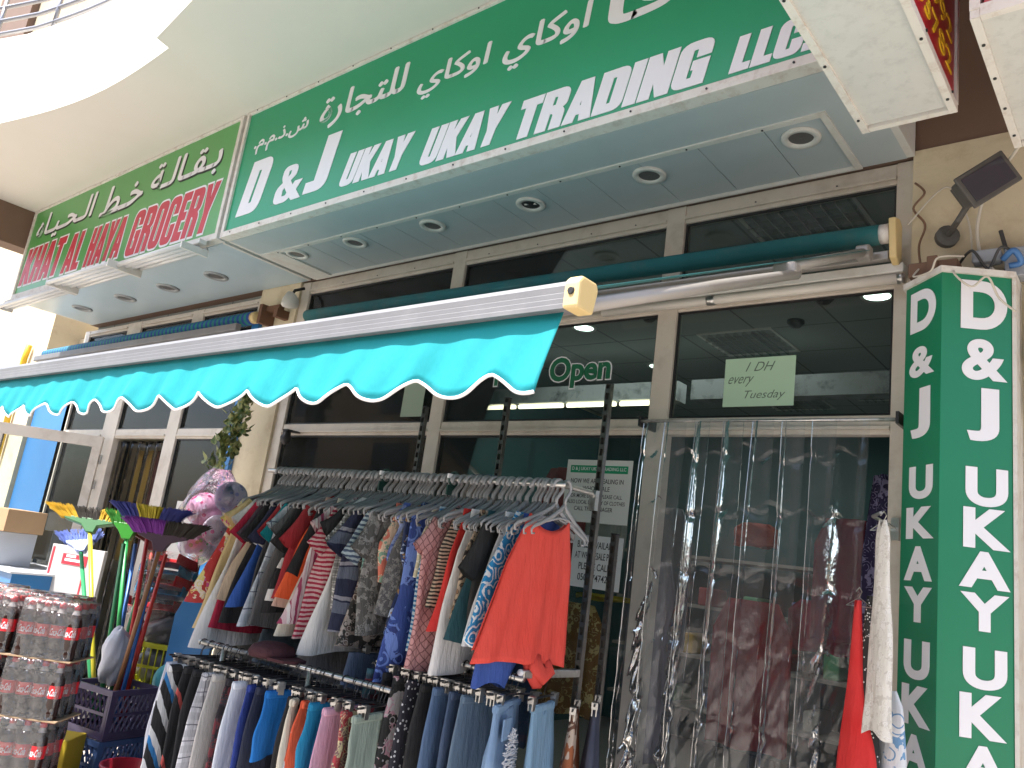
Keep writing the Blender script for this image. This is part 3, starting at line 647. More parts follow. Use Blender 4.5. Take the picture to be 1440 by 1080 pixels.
poster('bale_notice', 'lower white notice about wholesale bales behind the slotted posts', -2.47, -2.165, 1.50, 1.765, (.66, .68, .68),
       [('BALES AVAILABLE', -2.44, -2.20, 1.70, 1.735, ink), ('AT WHOLESALE PRICE', -2.45, -2.19, 1.645, 1.68, ink), ('PLEASE CALL', -2.42, -2.23, 1.59, 1.625, ink), ('050-5747428', -2.42, -2.22, 1.535, 1.57, ink)], y=3.505)
poster('blank_notice', 'pale green paper seen from behind under the awning scallops', -3.98, -3.78, 2.42, 2.66, (.33, .42, .33), [], y=3.505)
poster('blue_shirt_notice', 'white notice with red letters behind glass right of the brooms', -6.50, -6.20, 1.15, 1.72, (.60, .58, .54), [('TELE', -6.44, -6.26, 1.60, 1.66, M_red), ('FOR RENT', -6.44, -6.24, 1.50, 1.55, M_red)], y=3.44)
OP = thing('open_lettering', 'green Now Open window lettering with white outline', 'lettering')
for s, x0, x1, z0, z1 in [('Now', -3.22, -2.86, 2.61, 2.76), ('Open', -2.80, -2.38, 2.575, 2.76)]:
    me = curve_mesh('letter_outline', text=s, offset=.062, extrude=.0005); fit_mesh(me, x0-.008, x1+.008, z0-.008, z1+.008, D+.0305, depth=.0005); me.materials.clear(); me.materials.append(M_letter); link(me, 'letter_outline', OP)
    me = curve_mesh('letter_fill', text=s, offset=.035, extrude=.0005); fit_mesh(me, x0, x1, z0, z1, D+.0295, depth=.0005); me.materials.clear(); me.materials.append(P('letter green', (.01, .13, .06), .5, bump=0)); link(me, 'letter_fill', OP)

# ------------------------------------------------------------------ inside the clothing shop
def troffer(x, y, lit, label):
    T = thing('ceiling_louvre', label, 'ceiling light', (x, y, 3.5), 0, 'louvred ceiling lights')
    b = MB(); b.box(-.3, .3, -.3, -.28, -.012, -.001); b.box(-.3, .3, .28, .3, -.012, -.001); b.box(-.3, -.28, -.28, .28, -.012, -.001); b.box(.28, .3, -.28, .28, -.012, -.001); b.build('frame', M_white, T)
    b = MB()
    for i in range(1, 8): b.box(-.28+i*.07-.003, -.28+i*.07+.003, -.28, .28, -.035, -.001)
    for i in range(1, 5): b.box(-.28, .28, -.28+i*.112-.003, -.28+i*.112+.003, -.034, -.002)
    b.build('louvre', P('louvre metal', (.75, .75, .75), .15, .9, bump=0), T)
    return T
for x, y, l in [(-1.45, 3.90, 'ceiling louvre seen through the top right transom'), (-3.60, 3.95, 'ceiling louvre seen through the narrow top pane left of centre'), (-2.56, 5.68, 'ceiling louvre just above the handwritten green paper'), (-2.0, 7.3, 'ceiling louvre deep in the shop right of green paper'), (-2.9, 7.6, 'ceiling louvre deep in the shop left of green paper'), (-4.6, 4.6, 'ceiling louvre behind the left transom pane')]: troffer(x, y, False, l)
for x, y, l in [(-1.42, 4.98, 'lit round ceiling lamp at the right of the right window'), (-3.66, 5.0, 'lit round ceiling lamp above the Open lettering'), (-3.62, 6.15, 'lit round ceiling lamp beside the door mullion')]:
    T = thing('ceiling_lamp', l, 'ceiling light', (x, y, 3.5)); MB().lathe([(.075, -.002), (.10, -.012), (.105, 0)], 24, cap=False).build('ring', M_white, T, smooth=True); MB().lathe([(.078, -.006), (.001, -.004)], 24, cap=False).build('lit_lens', M_lamp, T)
for x, y, l in [(-1.72, 4.9, 'small black smoke detector on the shop ceiling'), (-3.0, 4.9, 'round black camera dome above Open lettering'), (-2.05, 5.3, 'flat round grille on the shop ceiling')]:
    T = thing('ceiling_dome', l, 'detector', (x, y, 3.5)); MB().lathe([(.06, 0), (.06, -.02), (.03, -.05), (.001, -.055)], 20).build('dome', M_dark, T, smooth=True)
BK = thing('bulkhead', 'grey perforated rail running across the shop above the lit tubes', 'rail')
MB().box(-5.35, -3.10, 5.6, 5.75, 3.03, 3.19).build('rail_body', P('bulkhead grey', (.28, .29, .29), .6, dirt=(.03, .03, .03), dirts=9, dirtamt=.9), BK)
MB().box(-2.98, -.95, 5.6, 5.75, 3.03, 3.19).build('rail_body', P('bulkhead grey', (.28, .29, .29)), BK)
for i, (x0, x1) in enumerate([(-5.3, -4.75), (-4.70, -4.2), (-4.15, -3.65), (-3.60, -3.12)]):
    T = thing('tube_lamp', 'glowing yellowish tube lamp under the grey rail, %s' % ('leftmost', 'second from left', 'third from left', 'rightmost')[i], 'lamp', (0, 0, 0), 0, 'lit tube lamps in the shop')
    MB().tube([(x0, 5.56, 3.0), (x1, 5.56, 3.0)], .019, 10).build('tube', M_tube, T); MB().box(x0, x1, 5.52, 5.6, 3.022, 3.029).build('housing', M_white, T)
for x, y, rz in ((-2.1, 6.9, 0), (-2.55, 7.9, 0)):
    pass
il = bpy.data.lights.new('shop_light', 'AREA'); il.energy = 13; il.size = 2.5; il.color = (.9, 1, .95); ilo = bpy.data.objects.new('shop_light', il); COL.objects.link(ilo); ilo.location = (-3.2, 6.0, 3.42)
# clothes inside
inside = [(-4.65, 4.35, 1.5, 2.25, .5, (.30, .02, .03), 'dark red blanket hanging inside behind the left window'), (-4.05, 4.5, 1.5, 2.2, .4, (.05, .07, .16), 'navy cloth hanging inside behind the left window'), (-5.0, 4.2, 1.6, 2.2, .35, (.02, .2, .25), 'teal cloth hanging inside at far left window edge'),
 (-3.22, 4.4, 1.55, 2.25, .42, (.42, .05, .06), 'plain red cloth hanging inside left of the centre post'), (-2.8, 4.3, 1.7, 2.15, .3, (.5, .5, .47), 'pale grey shirt hanging inside behind the centre window'), (-2.42, 4.3, .6, 1.7, .3, (.30, .28, .32), 'grey hooded jacket hanging inside beyond the notices'),
 (-2.58, 4.6, 1.2, 2.05, .45, (.22, .22, .24), 'grey bulky jacket with yellow edge behind the curtain'), (-2.06, 4.9, .7, 1.55, .5, (.33, .02, .03), 'dark red coat low behind the plastic curtain'), (-1.43, 4.6, 1.4, 2.05, .34, (.22, .03, .06), 'maroon square cloth hanging at right behind curtain'), (-1.75, 5.2, 1.3, 1.6, .4, (.28, .02, .06), 'crimson folded cloth lying low behind the curtain'),
 (-1.06, 4.0, .5, 2.2, .22, (.03, .02, .08), 'black and purple flecked robe hanging at the right door jamb'), (-2.2, 5.2, 1.9, 2.05, .3, (.4, .06, .03), 'orange red bundle high behind the curtain'), (-3.4, 4.2, .5, 1.35, .5, (.06, .12, .3), 'blue jeans bundle inside behind the centre rack'), (-2.75, 4.0, .8, 1.4, .4, (.4, .18, .04), 'orange print cloth inside behind slotted posts'), (-2.5, 4.0, 1.44, 1.47, .5, (.65, .50, .03), 'yellow plastic tray rim inside behind the slotted posts')]
for i, (x, y, z0, z1, w_, c, l) in enumerate(inside):
    kind = 'floral' if 'robe' in l or 'print' in l else 'solid'; cols = [c] if kind == 'solid' else [c, tuple(min(1, q*3+.2) for q in c), c]
    n = 32
    b = MB(); rows = 9; vs = []; fs = []
    for j in range(rows+1):
        t_ = j/rows
        for k in range(n):
            a = 2*math.pi*k/n; hw = w_/2*(.55+.45*min(1, (1-t_)*4+.15) if j == rows else (.82 if j == rows-1 else 1))
            vs.append((x+hw*math.cos(a), y+(.05+.02*math.sin(3*a+j+i))*math.sin(a)+.012*math.sin(k*1.7+i), z0+(z1-z0)*t_+.01*math.sin(a*5+i)*(1 if j == 0 else 0)))
    for j in range(rows):
        for k in range(n): fs.append((j*n+k, j*n+(k+1) % n, (j+1)*n+(k+1) % n, (j+1)*n+k))
    fs += [tuple(range(n))[::-1], tuple(range(rows*n, (rows+1)*n))]
    b.add(vs, fs); nm = 'hanging_cloth' if 'tray' not in l else 'plastic_tray'
    b.build(nm, cloth('inner%d' % i, kind, cols, 1.2), smooth=True, label=l, cat='clothes' if 'tray' not in l else 'tray')
T = thing('display_shelf', 'tall dark shelf unit against the back of the clothing shop', 'shelf', (0, 0, 0))
for z in (.4, .9, 1.4, 1.9): MB().box(-4.9, -1.2, 7.9, 8.5, z, z+.03).build('shelf_board', P('shelf', (.25, .22, .2), .6), T)
for k in range(22):
    x = -4.8+k*.165; z = (.43, .93, 1.43)[k % 3]; c = [(.3, .05, .05), (.05, .1, .3), (.5, .45, .4), (.1, .3, .15), (.5, .3, .05)][k % 5]
    MB().box(x, x+.15, 8.0, 8.4, z, z+.15+.1*random.random()).build('folded_clothes', cloth('fold%d' % (k % 5), 'solid', [c]), bevel=.02, label='folded clothes pile on the dark back shelf inside', cat='clothes', group='folded piles on the back shelf')

# ------------------------------------------------------------------ plastic door curtain
CR = thing('curtain_rod', 'thin steel rod holding the clear plastic curtain above the doorway', 'rod')
MB().tube([(-2.06, 3.36, 2.335), (-.86, 3.36, 2.328)], .008, 8).build('rod', M_steel, CR, smooth=True)
for x in (-2.05, -.865): MB().box(x-.006, x+.006, 3.35, D-.002, 2.31, 2.36).build('rod_bracket', M_dark, CR)
M_pvc = film('clear pvc', (.93, .94, .95), .9, .09, .25, 10, .012, 1.38, .032)
ww = (-2.03, -1.90, -1.74, -1.60, -1.46, -1.33, -1.20)
names = ['leftmost', 'second from left', 'third from left', 'middle', 'third from right', 'second from right', 'rightmost']
for i, x0 in enumerate(ww):
    wd = .235; rnd = random.Random(i*5+1); ph = [rnd.uniform(0, 6.3) for _ in range(8)]
    creases = [c0+rnd.uniform(-.03, .03) for c0 in (.17, .41, .70, .98, 1.27, 1.52, 1.8)]
    def cf(u, v_, x0=x0, ph=ph, i=i, creases=creases, wd=wd):
        z = 2.325-v_*2.27; x = x0-.04*v_+u*wd*(1-.0*v_)
        y = 3.345-.006*i % .03+.010*math.sin(u*6+ph[0])+.018*math.sin(u*4+v_*2.5+ph[1])*min(1, v_*5)
        lowf = min(1, max(0, (v_-.25)*3)); 
        y += lowf*(.007*math.sin(u*11+v_*9+ph[2])*math.sin(v_*21+ph[3])+.003*math.sin(v_*57+u*8+ph[4])+.0022*math.sin(v_*131+u*31+ph[5]))
        for c in creases: y += .011*math.exp(-((2.27*v_-c-.02*math.sin(u*9+c))/.011)**2)*(.35+.65*math.sin(u*5+c*7+ph[5])**2)
        y += .016*math.exp(-((u-.03)/.05)**2)+.016*math.exp(-((u-.97)/.05)**2)
        return (x, y, z)
    b = MB(); b.grid(cf, 22, 190); T = thing('plastic_curtain_strip', 'clear creased plastic strip of the door curtain, %s of seven' % names[i], 'plastic strip', (0, 0, 0), 0, 'clear plastic strips of the door curtain')
    b.build('film', M_pvc, T, smooth=True)
    MB().tube([Vector(cf(0, k/60)) for k in range(61)], .0022, 4).build('edge_bead', film('film edge', (.6, .62, .64), .9, .2, 0, 1, .35), T)

# ------------------------------------------------------------------ clothes racks
RZ, RY = 1.90, 2.60
def slotted_post(x, y, z1, label):
    T = thing('slotted_post', label, 'post', (x, y, 0), 0, 'slotted steel posts behind the clothes')
    b = MB(); b.box(-.014, -.009, -.012, .012, 0, z1); b.box(.009, .014, -.012, .012, 0, z1); b.box(-.009, .009, .006, .012, 0, z1)
    z = .05
    while z < z1-.04: b.box(-.009, .009, -.012, -.006, z, z+.02); z += .05
    b.build('upright', P('dark slotted steel', (.20, .19, .18), .32, .9, dirt=(.05, .04, .04), dirts=25, dirtamt=.6), T); MB().box(-.015, .015, -.013, .013, z1, z1+.004).build('cap', M_dark, T); return T
slotted_post(-1.93, 2.88, 2.39, 'tall slotted steel post at the right end of clothes rack')
slotted_post(-2.66, 3.05, 2.39, 'slotted steel post rising behind the rack centre')
slotted_post(-3.26, 3.05, 2.36, 'slotted steel post rising left of rack centre')
slotted_post(-1.93, 3.05, 1.75, 'second shorter slotted post behind the tall right post')
RK = thing('upper_clothes_rail', 'upper chrome rail carrying the packed row of tops', 'clothes rail')
MB().tube([(-3.97, RY, RZ), (-1.90, RY, RZ)], .0125, 12).build('rail', M_steel, RK, smooth=True)
for x in (-1.93, -3.26, -3.9): MB().tube([(x, 2.865, RZ-.03), (x, 2.83, RZ), (x, RY, RZ)], .011, 8).box(x-.016, x+.016, 2.84, 2.866, RZ-.07, RZ+.015).build('support_arm', M_steel, RK)
MB().tube([(-3.9, 2.88, 0), (-3.9, 2.88, 1.95)], .014, 8).build('rear_leg', M_steel, RK)
# hanger mesh
def hanger_mesh():
    b = MB(); pts = []
    for k in range(14):
        a = R(190)-R(245)*k/13; pts.append((0, .029*math.cos(a), -.011+.029*math.sin(a)))
    pts = pts+[(0, .012, -.042), (0, .0, -.058), (0, 0, -.085)]
    b.tube(pts, .0075, 6)
    for s in (-1, 1):
        b.tube([(0, 0, -.076), (0, s*.02, -.10), (0, s*.09, -.142), (0, s*.155, -.172), (0, s*.19, -.186), (0, s*.205, -.20), (0, s*.20, -.216), (0, s*.182, -.214)], [.008, .011, .010, .009, .008, .006, .005, .004], 6, flat=.55)
    b.tube([(0, -.12, -.160), (0, -.03, -.135), (0, .03, -.135), (0, .12, -.160)], .005, 6)
    return b.mesh('hanger_body', M_hang, True)
HM = hanger_mesh(); hr = random.Random(5)
def hanger(x, y, z, rz, label, group):
    o = link(HM, 'clothes_hanger', None, (x, y, z), rz+hr.uniform(-.07, .07), label=label, cat='hanger', group=group)
    o.rotation_euler.x = hr.uniform(-.07, .07); return o
rng = random.Random(3)
def interp(prof, z):
    for a, b_ in zip(prof, prof[1:]):
        if a[0] >= z >= b_[0]:
            t_ = (a[0]-z)/max(1e-6, a[0]-b_[0]); return [a[i]+(b_[i]-a[i])*t_ for i in range(len(a))]
    return list(prof[-1])
def garment_mesh(name, prof, mat, seed, th=.014, hemw=.012, rows=22, fold=1.0, dip=None):
    """prof rows: (z, near, far) in metres from the rail point; near side is -Y"""
    rg = random.Random(seed); n = 36; ztop, zbot = prof[0][0], prof[-1][0]
    ph = [rg.uniform(0, 6.28) for _ in range(6)]; b = MB(); vs = []; fs = []; kf = rg.uniform(24, 34)
    for j in range(rows+1):
        t_ = j/rows; z = ztop+(zbot-ztop)*t_; _, a, c = interp(prof, z)
        g = min(1, t_*2.0)*fold
        for k in range(n):
            an = 2*math.pi*k/n; u = math.cos(an); sx = math.sin(an)
            y = (c-a)/2+(a+c)/2*u if False else (-a+(c+a)*(u+1)/2)
            tt = th*(.35+.9*t_)*(abs(sx)**.6)*(1 if sx >= 0 else -1)
            x = tt+g*(.010*math.sin(y*kf+ph[0]+1.5*t_)+.005*math.sin(y*kf*2.1+ph[1]+3*t_))
            y += g*.006*math.sin(t_*9+ph[2])*(1 if u < 0 else -1)*abs(u)
            zz = z
            if j == rows: zz += hemw*math.sin(u*3+ph[3])-(dip or 0)*max(0, 1-abs(u)*1.4)
            elif dip and t_ > .7: zz -= dip*max(0, 1-abs(u)*1.4)*((t_-.7)/.3)**2
            if j == 0: zz -= .03*max(0, 1-abs(u)*1.6)
            vs.append((x, y, zz))
    for j in range(rows):
        for k in range(n): fs.append((j*n+k, j*n+(k+1) % n, (j+1)*n+(k+1) % n, (j+1)*n+k))
    b.add(vs, fs); b.add([vs[i] for i in range(n)], [tuple(range(n))[::-1]]) if False else None
    return b.mesh(name, mat, True)
def sleeve_mesh(side, end, mat, seed, r=.05, start=(.165, -.205)):
    rg = random.Random(seed); b = MB(); pts = []; rs = []
    for k in range(7):
        t_ = k/6; pts.append((.004*math.sin(t_*5+seed), side*(start[0]+(end[0]-start[0])*t_), start[1]+(end[1]-start[1])*t_-.01*math.sin(t_*3))); rs.append(r*(.75+.35*t_))
    n = 14; vs = []; fs = []
    for i, (x, y, z) in enumerate(pts):
        for k in range(n):
            a = 2*math.pi*k/n; d = Vector((0, end[0]*side-start[0]*side, end[1]-start[1])).normalized(); nrm = Vector((0, -d.z, d.y))
            q = Vector((x, y, z))+nrm*math.cos(a)*rs[i]+Vector((1, 0, 0))*math.sin(a)*.017*(1+.3*math.sin(3*a+seed)); vs.append(q)
    for i in range(6):
        for k in range(n): fs.append((i*n+k, i*n+(k+1) % n, (i+1)*n+(k+1) % n, (i+1)*n+k))
    b.add(vs, fs); return b.mesh('sleeve', mat, True)
def c_(name, kind, *cols, sc=1.0): return (name, kind, list(cols), sc)
W, K, NV = (.72, .71, .70), (.012, .012, .015), (.015, .02, .06)
# name, X, near edge Y at the hem, hem Z, cut, cloth, sleeve cloth, label
GAR = [
('blouse', 2.203, 1.179, 'long', c_('g_floralred', 'floral', (.50, .04, .04), (.75, .62, .2), (.6, .1, .3), (.8, .7, .6)), None, 'red and yellow flowered blouse, leftmost on the upper rail'),
('cardigan', 2.239, 1.049, 'long', c_('g_cream', 'solid', (.72, .55, .28)), None, 'long pale yellow top second from the left end'),
('shirt', 2.197, .977, 'long', c_('g_w1', 'solid', W), None, 'long white top whose hem sticks out below the pale yellow one'),
('top', 2.234, 1.059, 'tee', c_('g_crim', 'solid', (.42, .01, .05)), None, 'crimson top hanging by the pale yellow one at left'),
('top', 2.223, 1.204, 'tee', c_('g_tan', 'solid', (.50, .38, .27)), c_('g_plum', 'solid', (.06, .04, .06)), 'tan top with dark plum sleeve near the left end'),
('top', 2.237, 1.112, 'tee', c_('g_k1', 'solid', K), None, 'black top behind the tan one at left'),
('polo_shirt', 2.218, 1.185, 'tee', c_('g_royal', 'solid', (.02, .09, .38)), c_('g_navyw', 'hband', NV, W, NV), 'royal blue top with navy and white sleeve'),
('top', 2.273, 1.161, 'tee', c_('g_char', 'solid', (.06, .06, .065)), c_('g_redb', 'solid', (.35, .02, .03)), 'charcoal top with red edged sleeve beside the royal blue one'),
('tshirt', 2.30, 1.239, 'tee', c_('g_gry0', 'solid', (.07, .065, .07)), c_('g_teal', 'solid', (.0, .25, .30)), 'grey shirt with bright teal short sleeves'),
('shirt', 2.243, 1.108, 'long', c_('g_gchk', 'plaid', (.55, .60, .66), (.35, .4, .48), (.12, .14, .2)), None, 'pale blue grey checked shirt left of the charcoal one'),
('shirt', 2.255, 1.125, 'long', c_('g_dg', 'solid', (.10, .10, .105)), None, 'plain charcoal grey shirt next to checked shirt'),
('top', 2.279, 1.187, 'tee', c_('g_dash', 'hband', K, W, K, sc=3.0), c_('g_k1', 'solid', K), 'black top with a ladder of white dashes'),
('polo_shirt', 2.285, 1.263, 'tee', c_('g_redp', 'solid', (.35, .02, .03)), c_('g_redp', 'solid', (.35, .02, .03)), 'dark red polo with white trimmed sleeve'),
('blouse', 2.275, 1.238, 'tank', c_('g_pinkc', 'solid', (.62, .42, .34)), None, 'pinkish cream blouse squeezed beside the black and orange top'),
('dress', 2.25, 1.280, 'long', c_('g_orng', 'solid', (.80, .10, .02)), c_('g_k1', 'solid', K), 'black dress with a bright orange lower panel'),
('top', 2.235, 1.124, 'tank', c_('g_crlow', 'solid', (.70, .66, .55)), None, 'cream hem poking below the bright orange panel'),
('blouse', 2.224, 1.165, 'long', c_('g_strp', 'v', (.62, .45, .48), (.30, .03, .09), (.7, .65, .65)), None, 'pink and maroon striped long blouse'),
('blouse', 2.264, 1.127, 'tee', c_('g_cstr', 'h', (.38, .01, .05), (.65, .45, .45), sc=1.6), None, 'crimson blouse with thin horizontal stripes at the hem'),
('dress', 2.299, 1.065, 'dress', c_('g_wsk', 'solid', (.80, .79, .78)), c_('g_k1', 'solid', K), 'white pleated dress standing out in the middle of the rail'),
('shirt', 2.384, 1.268, 'tee', c_('g_bwc', 'plaid', (.65, .65, .65), (.05, .05, .05), (.02, .02, .02), sc=2.5), None, 'small black and white checked shirt right of the white dress'),
('top', 2.361, 1.157, 'tee', c_('g_nvs', 'hband', NV, (.12, .14, .2), (.3, .3, .36), sc=3), None, 'navy top with faint stripes beside the checked shirt'),
('dress', 2.39, 1.105, 'dress', c_('g_pais', 'paisley', (.03, .03, .03), (.42, .38, .36), (.1, .06, .05), (.3, .25, .22), sc=1.5), None, 'black and white paisley dress left of the green print'),
('blouse', 2.428, 1.27, 'tee', c_('g_dkgr', 'paisley', (.02, .07, .07), (.2, .42, .38), (.15, .12, .1), (.5, .55, .5), sc=1.3), c_('g_zeb', 'h', (.08, .12, .2), (.5, .6, .65), sc=1.7), 'dark green paisley blouse with striped sleeve'),
('top', 2.393, 1.185, 'tee', c_('g_gr2', 'floral', (.10, .10, .10), (.3, .3, .3), (.2, .2, .2), sc=2), None, 'grey melange top under the coral print'),
('scarf_top', 2.434, 1.404, 'tank', c_('g_cpr', 'floral', (.72, .20, .14), (.8, .6, .45), (.25, .4, .3), sc=.8), None, 'short coral orange print top'),
('blouse', 2.44, 1.48, 'flare', c_('g_peri', 'paisley', (.10, .16, .50), (.32, .40, .72), (.12, .18, .52), sc=.9), None, 'periwinkle blue blouse with pale paisley pattern'),
('top', 2.365, 1.278, 'tank', c_('g_mel', 'paisley', (.10, .10, .11), (.26, .26, .26), (.12, .12, .12), sc=3), None, 'speckled grey top just left of the navy flower one'),
('dress', 2.402, 1.20, 'dress', c_('g_nfl', 'floral', (.015, .03, .10), (.45, .55, .75), (.02, .06, .22), (.35, .2, .08), sc=1.1), None, 'navy dress with white flowers and brown trim'),
('dress', 2.352, 1.03, 'dress', c_('g_bigb', 'paisley', (.03, .07, .30), (.15, .25, .65), (.02, .04, .2), sc=.6), None, 'long dress with big bright blue swirls reaching lowest'),
('blouse', 2.438, 1.46, 'tank', c_('g_ikat', 'lattice', (.60, .55, .38), (.75, .73, .68), sc=1.1), None, 'yellow and white ikat sleeveless blouse'),
('top', 2.407, 1.173, 'tank', c_('g_bst', 'h', (.02, .16, .35), (.5, .62, .7), sc=1.8), None, 'blue and white thin striped top'),
('blouse', 2.376, 1.10, 'long', c_('g_plat', 'lattice', (.58, .30, .30), (.25, .10, .11), sc=1.0), None, 'dusty pink blouse with brown lattice lines'),
('top', 2.393, 1.36, 'tank', c_('g_zig', 'h', (.03, .03, .03), (.6, .48, .36), sc=2.2), None, 'black and beige zigzag strappy top'),
('tank_top', 2.348, 1.263, 'tank', c_('g_rtk', 'solid', (.70, .035, .03)), None, 'bright red tank top with white trim beside the white tank'),
('tank_top', 2.357, 1.115, 'tank', c_('g_wtk', 'solid', (.80, .79, .80)), None, 'long plain white tank top right of the red one'),
('blouse', 2.388, 1.33, 'tank', c_('g_leo', 'leopard', (.50, .38, .28), (.03, .02, .02), (.28, .16, .09), sc=1.3), None, 'leopard print blouse between the white and black tops'),
('top', 2.318, 1.242, 'tank', c_('g_tdk', 'solid', (.01, .07, .09)), None, 'dark teal top with pointed hem'),
('dress', 2.375, 1.34, 'tee', c_('g_k2', 'solid', (.015, .015, .016)), None, 'black top left of the blue fern print'),
('top', 2.32, 1.251, 'tank', c_('g_wedge', 'solid', (.74, .74, .78)), None, 'white top showing as a slim edge by the fern print'),
('blouse', 2.276, 1.221, 'flare', c_('g_fern', 'fern', (.02, .27, .58), (.80, .85, .88), sc=.7), None, 'turquoise and white fern print blouse next to coral top'),
('top', 2.30, 1.12, 'tank', c_('g_blow', 'solid', (.03, .08, .33)), None, 'blue top peeping below the fern print blouse'),
]
NG = len(GAR)
for i, (nm, yn, zh, cut, cl, sl_, lab_) in enumerate(GAR):
    X = -3.86+i/NG*1.91; near = RY-yn; zr = zh-RZ; rz = rng.uniform(-.05, .05)
    wn = near; wf = rng.uniform(.19, .24) if 'peeping' not in lab_ else -.12
    if cut == 'tee': pr = [(-.12, .06, .06), (-.155, .11, .11), (-.20, .175, .175), (-.25, .19, .19), (zr*.7, (wn+.20)/2, wf), (zr, wn*.92, wf)]
    elif cut == 'long': pr = [(-.12, .06, .06), (-.155, .11, .11), (-.20, .18, .18), (-.31, .24, .20), (zr, wn, wf)]
    elif cut == 'tank': pr = [(-.135, .12, .12), (-.20, .125, .12), (-.32, .17, .16), (zr, wn*.95, wf)]
    elif cut == 'flare': pr = [(-.13, .11, .11), (-.20, .15, .15), (zr*.55, wn*.75, .18), (zr*.93, wn, .22), (zr, wn*.7, .18)]
    else: pr = [(-.12, .09, .09), (-.19, .18, .18), (-.36, .18, .17), (zr*.62, wn*.72, .19), (zr, wn, wf)]
    T = thing(nm, lab_, nm.replace('_', ' '), (X, RY, RZ), rz, 'tops packed on the upper rail')
    link(garment_mesh('body', pr, cloth(cl[0], cl[1], cl[2], cl[3]), 10+i, th=.02 if cut != 'long' else .024), 'body', T)
    if cut in ('tee', 'long') or (cut == 'dress' and sl_):
        s2 = sl_ or cl; ms = cloth(s2[0], s2[1], s2[2], s2[3])
        ln = .36 if cut == 'tee' else .30
        if 'orange lower' in lab_: ln = .50
        for side in (-1, 1): link(sleeve_mesh(side, (.255+rng.uniform(-.01, .02) if side < 0 else .25, -ln-rng.uniform(0, .05)), ms, i), 'sleeve', T)
    hanger(X, RY, RZ, rz, 'grey plastic hanger packed on the upper rail among the tops', 'grey hangers on the upper rail')
for i in range(52):
    X = -3.88+i*.0368; hanger(X+.02, RY, RZ-rng.uniform(0, .006), rng.uniform(-.12, .12), 'grey plastic hanger packed on the upper rail among the tops', 'grey hangers on the upper rail')
# size markers on the rail
for x, l in ((-2.98, 'dark green size ring on the upper rail, left one'), (-2.52, 'black size ring with white mark on the upper rail, right one')):
    T = thing('size_ring', l, 'size marker', (x, RY, RZ)); MB().lathe([(.028, -.004), (.036, -.004), (.036, .004), (.028, .004), (.028, -.004)], 20, Matrix.Rotation(R(90), 4, 'Y'), cap=False).box(-.004, .004, -.04, .04, -.075, -.03).build('ring', P('ring', (.01, .05, .04), .4), T)
    MB().box(-.006, .006, -.042, -.015, .0, .02).build('mark', M_letter, T)
# coral top at the end
T = thing('sleeveless_top', 'coral red sleeveless top with knotted tail, nearest the camera on rail', 'top', (-1.935, 2.60, RZ), R(-9), 'tops packed on the upper rail')
M_cor = cloth('g_coral', 'solid', [(.72, .065, .045)])
b = MB()
def cor(side):
    def fn(u, v_):
        s = u*2-1; zt = -.135-.055*max(0, 1-(abs(s)/.95)**2.5)*1.0; zb = -.665-.03*(1-abs(s))*(1 if side > 0 else -1.1)+.04*(abs(s)**2)*(-1 if side > 0 else .2)
        w_ = .115+.03*min(1, v_/.35)+max(0, v_-.05)*.035; ce = -.025-.075*v_
        z = zt+(zb-zt)*v_; yy = ce+s*w_*(1.0+.35*v_)*.98
        x = side*(.012+.014*v_)*(1-s*s)**.5+.008*v_*math.sin(s*7+1)+.005*v_*math.sin(s*15)
        return (x, yy, z)
    return fn
b.grid(cor(1), 40, 24); b.grid(cor(-1), 40, 24); b.build('body', M_cor, T, smooth=True, solid=.0012)
b = MB()
b.tube([(.006, -.02, -.66), (.02, -.03, -.70), (.026, .01, -.735), (.02, .05, -.715), (.014, .035, -.68)], [.03, .04, .036, .03, .018], 10, flat=.5)
b.tube([(0, -.07, -.665), (.014, -.04, -.715), (.018, -.005, -.76), (.016, .02, -.775)], [.02, .036, .034, .008], 10, flat=.4)
b.build('knotted_tail', M_cor, T, smooth=True)
for x, rz, l in ((-1.935, R(-9), 'foremost grey hanger holding the coral red top'), (-1.955, R(6), 'grey hanger tip showing just right of coral top, upper'), (-1.915, R(1), 'grey hanger tip showing just right of coral top, lower')):
    hanger(x, RY+(.03 if 'lower' in l else .0), RZ, rz, l, 'grey hangers on the upper rail')

